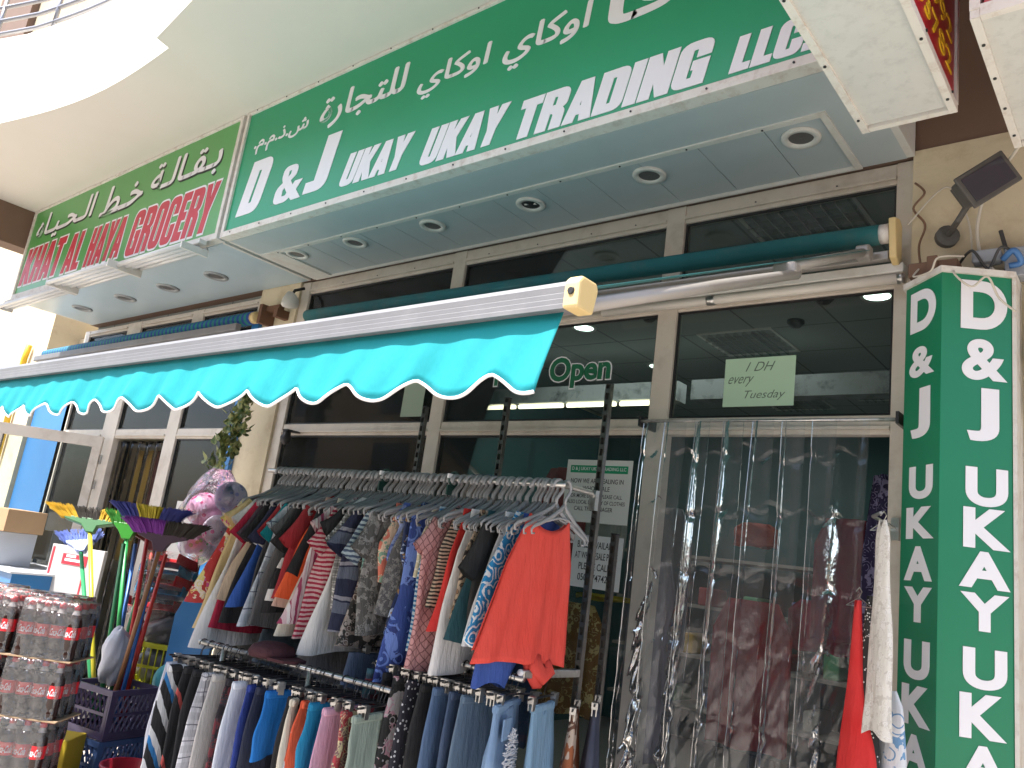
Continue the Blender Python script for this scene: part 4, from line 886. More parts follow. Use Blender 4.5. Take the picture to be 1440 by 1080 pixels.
# clip hanger for bottoms
def clip_mesh():
    b = MB(); pts = [(0, .018*math.cos(R(200)-R(250)*k/11), .018*math.sin(R(200)-R(250)*k/11)) for k in range(12)]+[(0, 0, -.035), (0, 0, -.055)]
    b.tube(pts, .002, 6); b.tube([(0, -.15, -.058), (0, .15, -.058)], .0045, 6); nb_ = len(b.f)
    for s in (-.11, .11):
        b.box(-.012, .012, s-.014, s+.014, -.075, -.05); b.box(-.010, -.006, s-.012, s+.012, -.10, -.07); b.box(.006, .010, s-.012, s+.012, -.10, -.07); b.tube([(-.012, s, -.062), (.012, s, -.062)], .006, 8)
    b.mi = [1]*nb_+[0]*(len(b.mi)-nb_)
    return b.mesh('clip_hanger_body', [M_steel, M_rubber], False)
CM = clip_mesh()
def bottoms(nm, lab_, cl, x, y, z, rz, near=.19, far=.18, ln=.85, kind='pants', parts=None, grp='bottoms clipped on the lower rails', th=.016):
    T = thing(nm, lab_, nm.replace('_', ' '), (x, y, z), rz, grp); m = cloth(cl[0], cl[1], cl[2], cl[3])
    pr = [(-.08, near*.86, far*.86), (-.12, near*.88, far*.88), (-.25, near*.97, far*.97), (-ln, near*.98, far*.9)]
    link(garment_mesh('body', pr, m, hash(lab_) % 997 if False else sum(map(ord, lab_)), th=th, fold=1.1), 'body', T)
    MB().box(-.012, .012, -near*.84, far*.84, -.112, -.082).build('waistband', m, T, bevel=.008)
    link(CM, 'clip_hanger', None, (x, y, z), rz, label='steel clip hanger on the lower rails', cat='hanger', group='clip hangers on the lower rails')
    return T
# lower left rail
LA, LBp = Vector((-3.58, 2.16, 1.02)), Vector((-2.42, 2.32, 1.02))
LR = thing('lower_left_rail', 'low chrome rail on the left carrying shorts and trousers', 'clothes rail')
MB().tube([LA, LBp], .0125, 12).build('rail', M_steel, LR, smooth=True)
for q in (LA.lerp(LBp, .15), LA.lerp(LBp, .62)): MB().tube([q, q-Vector((0, 0, 1.0))], .0125, 10).tube([q-Vector((0, .25, .985)), q-Vector((0, -.25, .985))], .0125, 10).build('rail_leg', M_steel, LR, smooth=True)
LL = [('shorts', 'white shorts at the far left of the low rail', c_('b_w', 'solid', (.62, .64, .72)), .20),
('track_pants', 'black white and blue slashed track pants, leftmost trousers', c_('b_sp', 'sport', K, (.65, .66, .68), (.02, .18, .45)), .25),
('track_pants', 'black track pants with white and red flash', c_('b_sp2', 'sport', K, K, (.5, .08, .07)), .20),
('trousers', 'plain black trousers beside the grey plaid pair', c_('b_k', 'solid', K), .2),
('trousers', 'light grey plaid trousers on the low left rail', c_('b_gp', 'plaid', (.62, .62, .66), (.35, .35, .38), (.15, .15, .18), sc=1.3), .22),
('trousers', 'stone grey trousers right of the plaid pair', c_('b_st', 'solid', (.50, .48, .46)), .20),
('leggings', 'dark red and black printed leggings', c_('b_rp', 'floral', (.02, .015, .02), (.18, .03, .04), (.05, .05, .06), sc=1.3), .18),
('jeans', 'white jeans in the middle of the low left rail', c_('b_wj', 'solid', (.70, .73, .80)), .22),
('trousers', 'royal blue trousers next to white jeans', c_('b_rb', 'solid', (.015, .04, .25)), .19),
('trousers', 'dark navy trousers between two blue pairs', c_('b_nv', 'solid', (.02, .025, .05)), .19),
('shorts', 'bright blue shorts left of the beige pair', c_('b_bb', 'solid', (.0, .15, .50)), .2),
('shorts', 'beige shorts turned toward the street', c_('b_be', 'solid', (.66, .60, .48)), .24),
('trousers', 'black trousers right of the beige shorts', c_('b_k', 'solid', K), .2),
('shorts', 'orange red striped shorts near the right of low left rail', c_('b_or', 'v', (.65, .09, .03), (.5, .5, .5), (.65, .09, .03), sc=.3), .19),
('shorts', 'teal blue shorts with white stripe', c_('b_tb', 'hband', (.0, .20, .38), (.0, .20, .38), W), .2),
('trousers', 'pale pink trousers beside the teal shorts', c_('b_pk', 'solid', (.60, .34, .46)), .2),
('skirt', 'red patterned skirt at right of low left rail', c_('b_rs', 'floral', (.4, .04, .05), (.6, .5, .3), (.2, .1, .1), sc=1.5), .18),
('shorts', 'sage green crumpled shorts, last on the low left rail', c_('b_sg', 'solid', (.30, .36, .30)), .19)]
for i, (nm, l, cl, nr) in enumerate(LL):
    q = LA+(LBp-LA)*((i+.3)/len(LL)); ln = .34 if nm in ('shorts', 'skirt') else .9
    rz = R(8)+rng.uniform(-.1, .1)
    if 'turned' in l: rz += .5
    if 'white shorts' in l: ln = .5
    bottoms(nm, l, cl, q.x, q.y, q.z-rng.uniform(0, .008), rz, near=nr, ln=ln)
for i in range(22):
    q = LA+(LBp-LA)*((i+.5)/22); link(CM, 'clip_hanger', None, (q.x, q.y, q.z-.002), rng.uniform(-.3, .3), label='steel clip hanger on the lower rails', cat='hanger', group='clip hangers on the lower rails')
T = thing('cap', 'dark maroon cap lying on the low left rail', 'cap', (-3.12, 2.24, 1.04)); MB().lathe([(.10, -.01), (.105, .01), (.09, .035), (.05, .05), (.002, .055)], 20).build('crown', cloth('capc', 'solid', [(.05, .006, .012)]), T, smooth=True); MB().prism([(.08, -.08), (.17, -.06), (.19, 0), (.17, .06), (.08, .08)], -.012, .0).build('peak', cloth('capc', 'solid', [(.05, .006, .012)]), T)
# lower right rail and face-out arm
RR = thing('lower_right_rail', 'low chrome rail on the right carrying jeans and printed trousers', 'clothes rail')
MB().tube([(-2.75, 2.52, 1.15), (-1.93, 2.52, 1.15)], .0125, 10).build('rail', M_steel, RR, smooth=True)
MB().box(-1.945, -1.915, 2.50, 2.87, 1.155, 1.185).build('support_arm', M_steel, RR, bevel=.003); MB().tube([(-1.93, 2.49, 1.175), (-1.93, 2.505, 1.175)], .012, 10).build('arm_knob', M_letter, RR, smooth=True)
MB().tube([(-2.75, 2.52, 1.15), (-2.75, 2.88, 1.15), (-2.75, 2.9, 0)], .0125, 8).build('rear_leg', M_steel, RR, smooth=True)
RL = [('pyjama_trousers', 'dark red and teal tartan trousers', c_('r_tt', 'plaid', (.09, .02, .03), (.03, .14, .18), (.25, .03, .04)), .2),
('leggings', 'black leggings with a red stripe beside the tartan pair', c_('r_kr', 'v', K, K, (.4, .02, .03), sc=.3), .19),
('leggings', 'black leggings with grey and pink flowers', c_('r_fl', 'floral', (.02, .02, .02), (.45, .42, .42), (.5, .28, .33), sc=.9), .2),
('trousers', 'black trousers with tiny white dots', c_('r_dt', 'dots', (.015, .015, .025), (.6, .6, .62)), .2),
('trousers', 'plain black trousers left of the jeans', c_('r_k', 'solid', (.012, .012, .013)), .2),
('jeans', 'mid blue denim jeans with a worn knee', c_('r_j1', 'denim', (.05, .10, .20), (.10, .17, .30), (.10, .16, .26)), .2),
('jeans', 'dark blue denim jeans, second pair', c_('r_j2', 'denim', (.03, .055, .11), (.06, .10, .18), (.05, .08, .14)), .19),
('jeans', 'faded grey blue jeans behind the ripped shorts', c_('r_j3', 'denim', (.08, .13, .19), (.14, .2, .28), (.1, .16, .22)), .19)]
for i, (nm, l, cl, nr) in enumerate(RL):
    bottoms(nm, l, cl, -2.60+i*.075, 2.52, 1.15, rng.uniform(-.06, .06), near=nr, ln=.9, th=.026)
T = bottoms('denim_shorts', 'light blue ripped denim shorts hanging at rail end', c_('r_sh', 'denim', (.16, .27, .44), (.22, .34, .52), (.24, .36, .52)), -1.97, 2.50, 1.15, R(22), near=.20, far=.16, ln=.46, th=.03)
b = MB(); rg = random.Random(4)
for k in range(46):
    z = -.17-.20*k/46; w_ = .065*math.sin(math.pi*(k+3)/52)+.01; b.tube([(.044+.006*math.sin(j*1.7+k), -.05-w_+j*2*w_/5+rg.uniform(-.004, .004), z+rg.uniform(-.006, .006)) for j in range(6)], .0026, 4)
b.build('frayed_rip', P('frayed threads', (.72, .72, .74), .9, bump=0), T)
MB().box(.030, .037, -.15, -.06, -.20, -.125).build('pocket', cloth('r_sh', 'denim', []), T, bevel=.003)
T = bottoms('denim_jacket', 'lilac blue and black colour blocked shirt beside the ripped shorts', c_('r_lb', 'solid', (.20, .34, .48)), -1.90, 2.62, 1.15, R(14), near=.12, far=.12, ln=.6, grp='clothes on the end arm', th=.03)
T = bottoms('print_top', 'rust brown and cream print top at the end arm', c_('r_fur', 'paisley', (.30, .09, .03), (.5, .4, .32), (.12, .05, .03), sc=.6), -1.86, 2.78, 1.12, R(30), near=.10, far=.10, ln=.6, grp='clothes on the end arm', th=.04)
T = bottoms('denim_jacket', 'dark navy denim jacket, rightmost on the end arm', c_('r_dj', 'denim', (.03, .035, .06), (.05, .06, .10), (.05, .06, .09)), -1.83, 2.88, 1.14, R(30), near=.12, far=.12, ln=.7, grp='clothes on the end arm', th=.04)
for i in range(16):
    link(CM, 'clip_hanger', None, (-2.62+i*.044, 2.52, 1.15), rng.uniform(-.3, .3), label='steel clip hanger on the lower rails', cat='hanger', group='clip hangers on the lower rails')
# wear the background: second row of trousers behind so that no gap shows through
for i, (c, l) in enumerate([((.35, .33, .28), 'cream trousers hanging behind the low left rail'), ((.12, .16, .2), 'dark slate trousers hanging behind the low left rail'), ((.3, .28, .27), 'taupe trousers hanging behind the low left rail'), ((.1, .14, .22), 'folded blue denim skirt hanging below the white dress'), ((.02, .02, .03), 'black skirt hanging behind the tartan trousers')]):
    bottoms('trousers' if 'trousers' in l.split('behind')[0] else 'skirt', l, ('bk%d' % i, 'solid', [c], 1), -3.8+i*.33, 2.62, 1.18, rng.uniform(-.1, .1), ln=.6, near=.24, grp='bottoms hanging on the rear lower rail', th=.05)
RB = thing('rear_lower_rail', 'rear low rail mostly hidden behind the left trousers', 'clothes rail')
MB().tube([(-3.95, 2.62, 1.18), (-2.78, 2.62, 1.18)], .0125, 8).tube([(-3.95, 2.62, 1.18), (-3.95, 2.86, 1.18)], .0125, 8).build('rail', M_steel, RB)

# garments at the right jamb
def jamb(nm, l, cl, x, y, ztop, prof, rz=0, th=.03):
    T = thing(nm, l, nm.replace('_', ' '), (x, y, ztop), rz, 'clothes hanging at the right door jamb'); link(garment_mesh('body', prof, cloth(cl[0], cl[1], cl[2], cl[3]), sum(map(ord, l)), th=th), 'body', T); return T
jamb('dress', 'white lace long dress hanging at the right door jamb', c_('j_w', 'floral', (.70, .68, .62), (.58, .55, .5), (.74, .72, .68), sc=2.5), -.80, 2.96, 1.88, [(0, .012, .015), (-.05, .03, .03), (-.3, .035, .04), (-.70, .055, .06)], R(60), .02)
jamb('dress', 'bright red dress lowest at the right door jamb', c_('j_r', 'solid', (.62, .02, .02)), -.885, 3.00, 1.60, [(0, .01, .01), (-.06, .015, .015), (-.3, .035, .03), (-.6, .09, .05), (-1.0, .14, .09)], R(60), .03)
jamb('dress', 'black and white speckled dress behind the white lace one', c_('j_b', 'dots', (.015, .015, .015), (.6, .6, .6), sc=1.5), -.845, 3.0, 1.62, [(0, .01, .01), (-.06, .02, .02), (-.35, .03, .035), (-.95, .045, .06)], R(60), .03)
jamb('blouse', 'white and blue printed blouse under the lace dress', c_('j_wb', 'floral', (.65, .68, .72), (.15, .3, .5), (.7, .7, .72), sc=.7), -.80, 3.06, 1.32, [(0, .04, .04), (-.05, .07, .07), (-.5, .1, .1)], R(60), .03)
RJ = thing('jamb_hook_rail', 'short steel hook rail on the right jamb carrying dresses', 'hook rail'); MB().tube([(-.90, D-.02, 1.91), (-.86, 3.05, 1.90), (-.80, 2.93, 1.90)], .006, 6).box(-.915, -.885, D-.02, D-.001, 1.86, 1.95).build('rail', M_steel, RJ)
for x, y, z, rz, l in ((-.80, 2.965, 1.895, R(60), 'thin wire hanger of the white lace dress'), (-.885, 3.01, 1.63, R(60), 'white wire hanger of the red dress')):
    MB().tube([(0, .015, .0), (0, .0, .015), (0, -.012, 0), (0, 0, -.02), (0, -.06, -.05), (0, .06, -.05), (0, 0, -.02)], .002, 5).build('wire_hanger', M_steel, loc=(x, y, z), label=l, cat='hanger').rotation_euler.z = rz

# ------------------------------------------------------------------ crates, brooms and wares at the left
def plas(name, c, r=.4, **k): return P(name, c, r, bump=.04, var=.06, **k)
def milk_crate(name, label, loc, rz, mat, w_=.34, d_=.30, h=.25, diag=True):
    T = thing(name, label, 'crate', loc, rz)
    b = MB(); t_ = .012
    b.box(-w_/2, w_/2, -d_/2, d_/2, 0, .012); b.box(-w_/2-.006, w_/2+.006, -d_/2-.006, -d_/2+t_, h-.03, h); b.box(-w_/2-.006, w_/2+.006, d_/2-t_, d_/2+.006, h-.03, h)
    b.box(-w_/2-.006, -w_/2+t_, -d_/2+t_, d_/2-t_, h-.03, h); b.box(w_/2-t_, w_/2+.006, -d_/2+t_, d_/2-t_, h-.03, h)
    for sx in (-1, 1):
        for sy in (-1, 1):
            b.box(sx*w_/2-(t_ if sx > 0 else 0), sx*w_/2+(0 if sx > 0 else t_), sy*d_/2-(.035 if sy > 0 else 0), sy*d_/2+(0 if sy > 0 else .035), .012, h-.03)
            b.box(sx*w_/2-(.035 if sx > 0 else -t_), sx*w_/2+(-t_ if sx > 0 else .035), sy*d_/2-(t_ if sy > 0 else 0), sy*d_/2+(0 if sy > 0 else t_), .012, h-.03)
    b.build('crate_body', mat, T, bevel=.002)
    for side in range(4):
        L = w_ if side % 2 == 0 else d_; off = (d_ if side % 2 == 0 else w_)/2-.006
        M = Matrix.Rotation(side*math.pi/2, 4, 'Z') @ Matrix.Translation((0, -off, 0))
        b = MB(); b.box(-L/2+.03, L/2-.03, -.004, .004, .012, .04, M); b.box(-L/2+.03, L/2-.03, -.004, .004, h/2-.008, h/2+.008, M)
        n = 7
        for i in range(n):
            x0 = -L/2+.035+i*(L-.07)/n; dx = (L-.07)/n
            for (z0, z1) in ((.04, h/2-.008), (h/2+.008, h-.03)):
                if diag:
                    for s in (1, -1):
                        a = Vector((x0 if s > 0 else x0+dx, -.001*s, z0)); c = Vector((x0+dx if s > 0 else x0, -.001*s, z1)); b.tube([M @ a, M @ c], .006, 4)
                else: b.box(x0, x0+.008, -.003, .003, z0, z1, M)
        b.build('lattice_side', mat, T)
    return T
M_purp = plas('plum plastic', (.065, .05, .12)); M_blu2 = plas('slate blue plastic', (.06, .12, .30)); M_yelg = plas('lime plastic', (.45, .46, .02))
CR_RZ = math.atan2(.198, .10)
cx, cy = -4.53, 2.29
CRZ = R(12)
milk_crate('plastic_crate', 'dark plum lattice crate holding the brooms', (cx, cy, .40), CRZ, M_purp)
milk_crate('plastic_crate', 'slate blue lattice crate under the plum one', (cx-.02, cy, .145), CRZ, M_blu2)
milk_crate('plastic_crate', 'lowest blue crate of the broom stack', (cx-.02, cy, .0), CRZ, M_blu2, h=.14)
milk_crate('plastic_crate', 'lime yellow basket crate stuffed with grey bags', (-4.76, 2.62, .575), R(30), M_yelg, .36, .28, .27, False)
milk_crate('plastic_crate', 'plain dark crate under the lime yellow basket', (-4.80, 2.68, .28), R(30), M_purp, .38, .30, .275)
milk_crate('plastic_crate', 'bottom crate under the dark crate by the blue board', (-4.80, 2.68, .0), R(30), M_purp, .38, .30, .275)
def lump(name, label, loc, rx, ry, rz_, mat, seed, cat, amp=.25):
    rg = random.Random(seed); b = MB(); ph = [rg.uniform(0, 6) for _ in range(9)]
    nu, nv = 36, 20
    def fn(u, v_):
        a = u*2*math.pi; t_ = v_*math.pi; s = 1+amp*(.5*math.sin(3*a+ph[0]+2*t_)*math.sin(t_)+.35*math.sin(5*t_+ph[1]+a*2)+.22*math.sin(9*a+ph[2]+5*t_)*math.sin(t_)+.15*math.sin(14*t_+ph[3]+7*a)*math.sin(t_))
        return (rx*s*math.cos(a)*math.sin(t_), ry*s*math.sin(a)*math.sin(t_), rz_*s*math.cos(t_))
    b.grid(fn, nu, nv); return b.build(name, mat, loc=loc, smooth=True, label=label, cat=cat)
M_bag = P('grey bag film', (.14, .14, .15), .3, bump=.6, bs=30, var=.3, vs=14); M_wbag = P('white bag film', (.50, .52, .58), .3, bump=.6, bs=22, var=.15, vs=12)
lump('grey_bag', 'crumpled grey plastic bag on top of the lime crate', (-4.76, 2.62, .91), .17, .14, .10, M_bag, 3, 'bag', .35)
lump('grey_bag', 'grey bag filling the inside of the lime crate', (-4.76, 2.62, .71), .15, .11, .115, M_bag, 5, 'bag', .15)
lump('white_bag', 'white plastic bag hanging between the broom handles', (-4.62, 2.28, .78), .07, .07, .15, M_wbag, 8, 'bag')
def broom(label, foot, top, colh, colb, kind, wd=.30, tilt=0):
    foot, top = Vector(foot), Vector(top); ax = (top-foot).normalized()
    T = thing('broom', label, 'broom', foot, 0, 'brooms standing upside down in the crate'); L = (top-foot).length
    MB().tube([(0, 0, 0), ax*L], .0125, 10).build('handle', plas('handle'+str(colh), colh), T, smooth=True)
    side = Vector((.755, .656, tilt)).normalized(); fw = side.cross(ax).normalized()
    M = Matrix((side, fw, ax)).transposed().to_4x4(); M.translation = ax*L
    b = MB(); b.prism([(-.025, -.05), (.025, -.05), (.05, .0), (wd*.33, .03), (wd*.33, .05), (-wd*.33, .05), (-wd*.33, .03), (-.05, 0)], -.02, .02, M @ Matrix.Rotation(R(90), 4, 'X'))
    b.build('head_block', plas('head'+str(colb[-1]), colb[-1]), T, bevel=.004)
    rg = random.Random(sum(map(ord, label))); nb = 0
    for k, cb in enumerate(colb[:-1]):
        n = len(colb)-1; b = MB(); x0, x1 = -wd/2+k*wd/n, -wd/2+(k+1)*wd/n
        for i in range(int(520*(x1-x0)/.3)):
            x = rg.uniform(x0, x1); y = rg.uniform(-.02, .02); h = .075+rg.uniform(-.012, .006); sp = 1.16
            p0 = M @ Vector((x*.78, y, .04)); p1 = M @ Vector((x*.95, y*1.5, .045+h*.5)); p2 = M @ Vector((x*sp+rg.uniform(-.006, .006), y*2.2+rg.uniform(-.006, .006), .045+h))
            b.tube([p0, p1, p2], .0025, 3, cap=False)
        b.build('bristles', P('bristle'+str(cb), cb, .7, bump=0), T)
    return T
Yb, Kb, Bb, Gb, Rb_, Pb = (.62, .40, .03), (.03, .025, .02), (.04, .05, .28), (.03, .22, .02), (.50, .02, .02), (.20, .03, .32)
broom('broom with yellow and black bristles on a yellow handle', (-4.66, 2.27, .45), (-5.30, 2.27, 1.45), (.60, .52, .03), [Yb, Yb, Kb, Kb, Yb, Yb, (.02, .12, .03)], 0, .47)
broom('broom with pale blue head on a green handle at far left', (-4.60, 2.24, .45), (-5.50, 2.33, 1.31), (.02, .22, .08), [(.12, .18, .5), (.25, .32, .6)], 0, .26, .2)
broom('broom with blue and yellow bristles above the purple one', (-4.62, 2.38, .45), (-4.72, 2.36, 1.50), (.45, .02, .02), [Bb, Bb, (.55, .45, .03), (.55, .45, .03), Bb, Bb, Bb], 0, .42)
broom('bright green headed broom behind the yellow one', (-4.66, 2.36, .45), (-4.98, 2.36, 1.45), (.03, .30, .08), [Gb, (.3, .28, .05), Gb], 0, .24)
broom('purple and black broom on a brown wooden handle', (-4.55, 2.29, .45), (-4.42, 2.30, 1.425), (.30, .14, .06), [Pb, Pb, Kb, Kb, (.05, .02, .05)], 0, .42)
broom('dark red headed broom behind the others', (-4.60, 2.42, .45), (-4.90, 2.5, 1.40), (.50, .03, .02), [(.25, .05, .04), (.2, .1, .06), (.15, .03, .03)], 0, .36)
for (f, t_, c, l) in [((-4.48, 2.30, .45), (-4.55, 2.36, 1.42), (.02, .12, .40), 'blue broom handle at the right of the brooms'), ((-4.64, 2.33, .45), (-5.02, 2.45, 1.38), (.02, .10, .35), 'blue broom handle in a blue film behind yellow handle'), ((-4.62, 2.30, .45), (-4.95, 2.52, 1.36), (.02, .20, .07), 'green broom handle between the blue and red ones'), ((-4.56, 2.36, .45), (-4.72, 2.5, 1.35), (.52, .03, .02), 'plain red handle at middle of brooms'), ((-4.60, 2.26, .45), (-4.86, 2.30, 1.38), (.02, .22, .07), 'green stick leaning left under the bright green broom'), ((-4.58, 2.30, .45), (-4.62, 2.40, 1.36), (.52, .02, .05), 'bright red stick beside the plain red one')]:
    MB().tube([f, t_], .012, 10).build('long_stick', plas('handle'+str(c), c), smooth=True, label=l, cat='stick').name = 'long_stick'
# dustpans pack
DP = thing('dustpan_pack', 'stack of red and blue dustpans wrapped in clear film', 'dustpans', (-4.86, 2.62, 1.02), R(35))
M_dr, M_db = plas('dustpan red', (.50, .02, .03), .3), plas('dustpan blue', (.02, .22, .45), .3)
for i, (m, z, rr) in enumerate([(M_dr, -.02, .0), (M_db, .07, .15), (M_dr, .13, -.25), (M_db, .19, .1), (M_dr, .26, -.1)]):
    Mq = Matrix.Translation((0.02*((i*7) % 3-1), 0, z)) @ Matrix.Rotation(rr, 4, 'Z') @ Matrix.Rotation(R(-12), 4, 'X'); wq = .15-.01*i
    b = MB(); b.box(-wq, wq, -.12, .12, 0, .006, Mq); b.box(-wq, -wq+.006, -.12, .12, .006, .06, Mq); b.box(wq-.006, wq, -.12, .12, .006, .06, Mq); b.box(-wq+.006, wq-.006, .112, .12, .006, .06, Mq); b.box(-.02, .02, .121, .2, .03, .045, Mq)
    b.build('dustpan', m, DP, bevel=.002)
M_film = film('crinkled wrap', (.95, .95, .95), .9, .14, .9, 26, .05, 1.4)
b = MB(); b.grid(lambda u, v_: ((.19+.02*math.sin(u*37+v_*9))*math.cos(u*6.283)*(1-.2*v_), (.17+.015*math.sin(u*29+v_*13))*math.sin(u*6.283), -.05+.39*v_), 40, 16); b.build('wrap', M_film, DP, smooth=True)
# blue board with teal moulding
BBd = thing('blue_board', 'bright blue moulded plastic board standing behind trousers at left', 'board', (-4.42, 2.62, 0), R(25))
b = MB(); b.prism([(-.14, 0), (.14, 0), (.14, 1.03), (.1, 1.12), (-.1, 1.12), (-.14, 1.03)], 0, .03, Matrix.Rotation(R(90), 4, 'X')); b.build('board', plas('blue board', (.03, .20, .48), .35), BBd, bevel=.008)
for z, c in ((.66, (.12, .50, .55)), (.50, (.02, .10, .35))): MB().lathe([(.10, 0), (.10, .012), (.07, .02)], 24, Matrix.Translation((-.08, -.03, z)) @ Matrix.Rotation(R(90), 4, 'X')).build('round_moulding', plas('mould'+str(c), c), BBd, smooth=True)
BU = thing('red_bucket', 'red plastic bucket at the foot of the left rack', 'bucket', (-4.06, 2.20, .13)); MB().lathe([(.09, 0), (.12, .215), (.13, .217), (.13, .23), (.112, .23), (.083, .01), (.001, .01)], 28).build('bucket_body', plas('bucket red', (.50, .015, .04)), BU, smooth=True)
MB().box(-4.22, -3.9, 2.05, 2.35, 0, .128).build('low_stool', plas('stool', (.2, .2, .2)), bevel=.01, label='low grey block under the red bucket', cat='stool')

# clear bag with play balls
BG = thing('ball_bag', 'inflated clear bag of pink dotted and green play balls', 'bag of balls', (-4.98, 2.86, 1.63))
def ball_mat(nm, c, c2, sc):
    return cloth(nm, 'dots', [c, c2], sc, .25)
for i, (x, y, z, r, c, c2) in enumerate([(-.05, 0, .02, .115, (.55, .28, .42), (.45, .03, .15)), (.16, .05, .12, .105, (.48, .46, .62), (.3, .3, .6)), (-.10, 0, -.19, .105, (.48, .44, .58), (.1, .45, .12)), (.10, .04, -.10, .10, (.55, .5, .58), (.55, .06, .25))]):
    MB().lathe([(max(.001, r*math.sin(math.pi*k/16)), r*math.cos(math.pi*k/16)) for k in range(17)], 24, Matrix.Translation((x, y, z)), cap=False).build('ball', ball_mat('ball%d' % i, c, c2, .35), BG, smooth=True)
b = MB(); b.grid(lambda u, v_: ((.24+.02*math.sin(u*44+v_*6)+.012*math.sin(v_*30))*math.cos(u*6.283)*math.sin(math.pi*(.04+.93*v_))**.6+.10*(1-v_)-.04, (.16+.015*math.sin(u*31+v_*11))*math.sin(u*6.283)*math.sin(math.pi*(.04+.93*v_))**.6, .30-.64*v_), 60, 40); b.build('clear_bag', film('ball bag film', (.96, .95, .97), .95, .10, .9, 18, .07, 1.45), BG, smooth=True)

# hanging vine
VN = thing('hanging_vine', 'artificial green vine hanging down the pillar beside the awning', 'plant', (0, 0, 0))
t = NT('vine leaf'); v = t.coord(); t.pbr(t.mix(t.ramp(t.noise(v, 26, 3)[0], [(.42, (0, 0, 0)), (.56, (1, 1, 1))]), (.035, .085, .02), (.20, .22, .07)), .45); M_leaf = t.m
pts = [Vector((-5.36+.02*math.sin(k*.9)-.30*(k/29)**1.3, 3.26+.02*math.cos(k*1.1), 2.72-.76*k/29)) for k in range(30)]
MB().tube(pts, .006, 5).build('stem', M_leaf, VN); rg = random.Random(11)
b = MB()
for k in range(260):
    p = pts[rg.randrange(30)]+Vector((rg.gauss(0, .05), rg.gauss(-.03, .035), rg.gauss(0, .02))); q = Matrix.Rotation(rg.uniform(0, 6.28), 4, 'Z') @ Matrix.Rotation(rg.uniform(.5, 1.9), 4, 'X'); s = rg.uniform(.04, .062)
    out = [(0, 0), (.5, .25), (.55, .6), (.25, .95), (0, 1.35), (-.25, .95), (-.55, .6), (-.5, .25)]
    vs = [p+(q @ Vector((x*s, y*s, .25*s*abs(x)))) for x, y in out]; b.add(vs, [(0, 1, 2, 3, 4), (0, 4, 5, 6, 7)])
b.build('leaves', M_leaf, VN)
# bottle packs
prof = [(.010, .001), (.028, .0), (.0315, .006), (.0315, .03), (.029, .04), (.0315, .052), (.0315, .150), (.029, .165), (.020, .192), (.0125, .208), (.012, .215)]
cola = P('cola in bottle', (.022, .008, .006), .08, bump=0); lblm = P('red label', (.55, .012, .02), .35, bump=0, var=.03); capm = plas('red cap', (.55, .02, .02), .35)
clearm = P('clear bottle shoulder', (.30, .28, .27), .08, bump=0)
b = MB(); b.lathe(prof[:9], 16); b.cur = 1; b.lathe(prof[8:], 16, cap=False); BM = b.mesh('bottle', [cola, clearm], True)
CPM = MB().lathe([(.0145, .212), (.0145, .231), (.012, .235), (.001, .235)], 16).mesh('cap', capm, True)
b = MB(); b.lathe([(.0320, .088), (.0320, .140)], 20, cap=False); LM = b.mesh('label', [lblm, M_letter], True)
me = curve_mesh('lg', text='Coca-Cola', offset=.02, extrude=.0); 
xs_ = [v.co.x for v in me.vertices]; ys_ = [v.co.y for v in me.vertices]
bm = bmesh.new(); bm.from_mesh(LM); nf = len(bm.faces); bm2 = bmesh.new(); bm2.from_mesh(me); bmesh.ops.subdivide_edges(bm2, edges=[e for e in bm2.edges if e.calc_length() > .2], cuts=1); 
for v in bm2.verts:
    u = (v.co.x-min(xs_))/(max(xs_)-min(xs_)); tz = (v.co.y-min(ys_))/(max(ys_)-min(ys_)); a = R(-150)+u*R(110)+tz*R(8); v.co = (.0326*math.cos(a), .0326*math.sin(a), .098+tz*.03)
bm2.to_mesh(me); bm.from_mesh(me)
for i, f in enumerate(bm.faces): f.material_index = 1 if i >= nf else 0
bm.to_mesh(LM); bm.free(); bm2.free()
PRZ = math.atan2(.656, .755)
def pack(label, p, nx, ny):
    T = thing('bottle_pack', label, 'bottle pack', p, PRZ, 'shrink wrapped cola packs'); pt = .0665
    for j in range(ny):
        for i in range(nx):
            bo = link(BM, 'bottle', T, (-(i+.5)*pt, (j+.5)*pt, 0), rng.uniform(-.5, .5)); link(CPM, 'cap', bo); link(LM, 'label', bo)
    w_, d_ = nx*pt+.004, ny*pt+.004
    def wf(u, v_):
        a = u*2*math.pi; c_s, s_s = math.cos(a), math.sin(a); k = 1/max(abs(c_s), abs(s_s))**.8; z = v_*.238; tap = 1-.05*max(0, min(v_, .86)-.8)*5; z = min(1, v_/.86)*.240+.003*math.sin(u*50)*(v_ > .86); tap *= 1 if v_ < .87 else max(.02, 1-(v_-.86)/.14)
        return (-w_/2+(w_/2*c_s*k+.003*math.sin(u*60+v_*11))*tap, d_/2-.002+(d_/2*s_s*k+.003*math.sin(u*80+v_*7))*tap, z)
    b = MB(); b.grid(wf, 80, 21); b.build('shrink_film', M_wrap, T, smooth=True); return T
M_wrap = film('shrink wrap', (.95, .95, .96), .95, .2, .8, 34, .06, 1.4, .05)
b0 = Vector((-3.735, 1.655, .0)); rr_ = Vector((.755, .656, 0)); rn = Vector((-.656, .755, 0))
tops = (.90, .655, .41, .165)
wd = ('top', 'second', 'third', 'lowest')
for k, z in enumerate(tops):
    pack('%s cola pack of the near right stack, red labels' % wd[k], b0+rr_*(-.012*k)+Vector((0, 0, z)), 4, 3)
    pack('%s cola pack of the stack cut off by the left edge' % wd[k], b0-rr_*(.285+.006*k)+Vector((0, 0, z)), 4, 3)
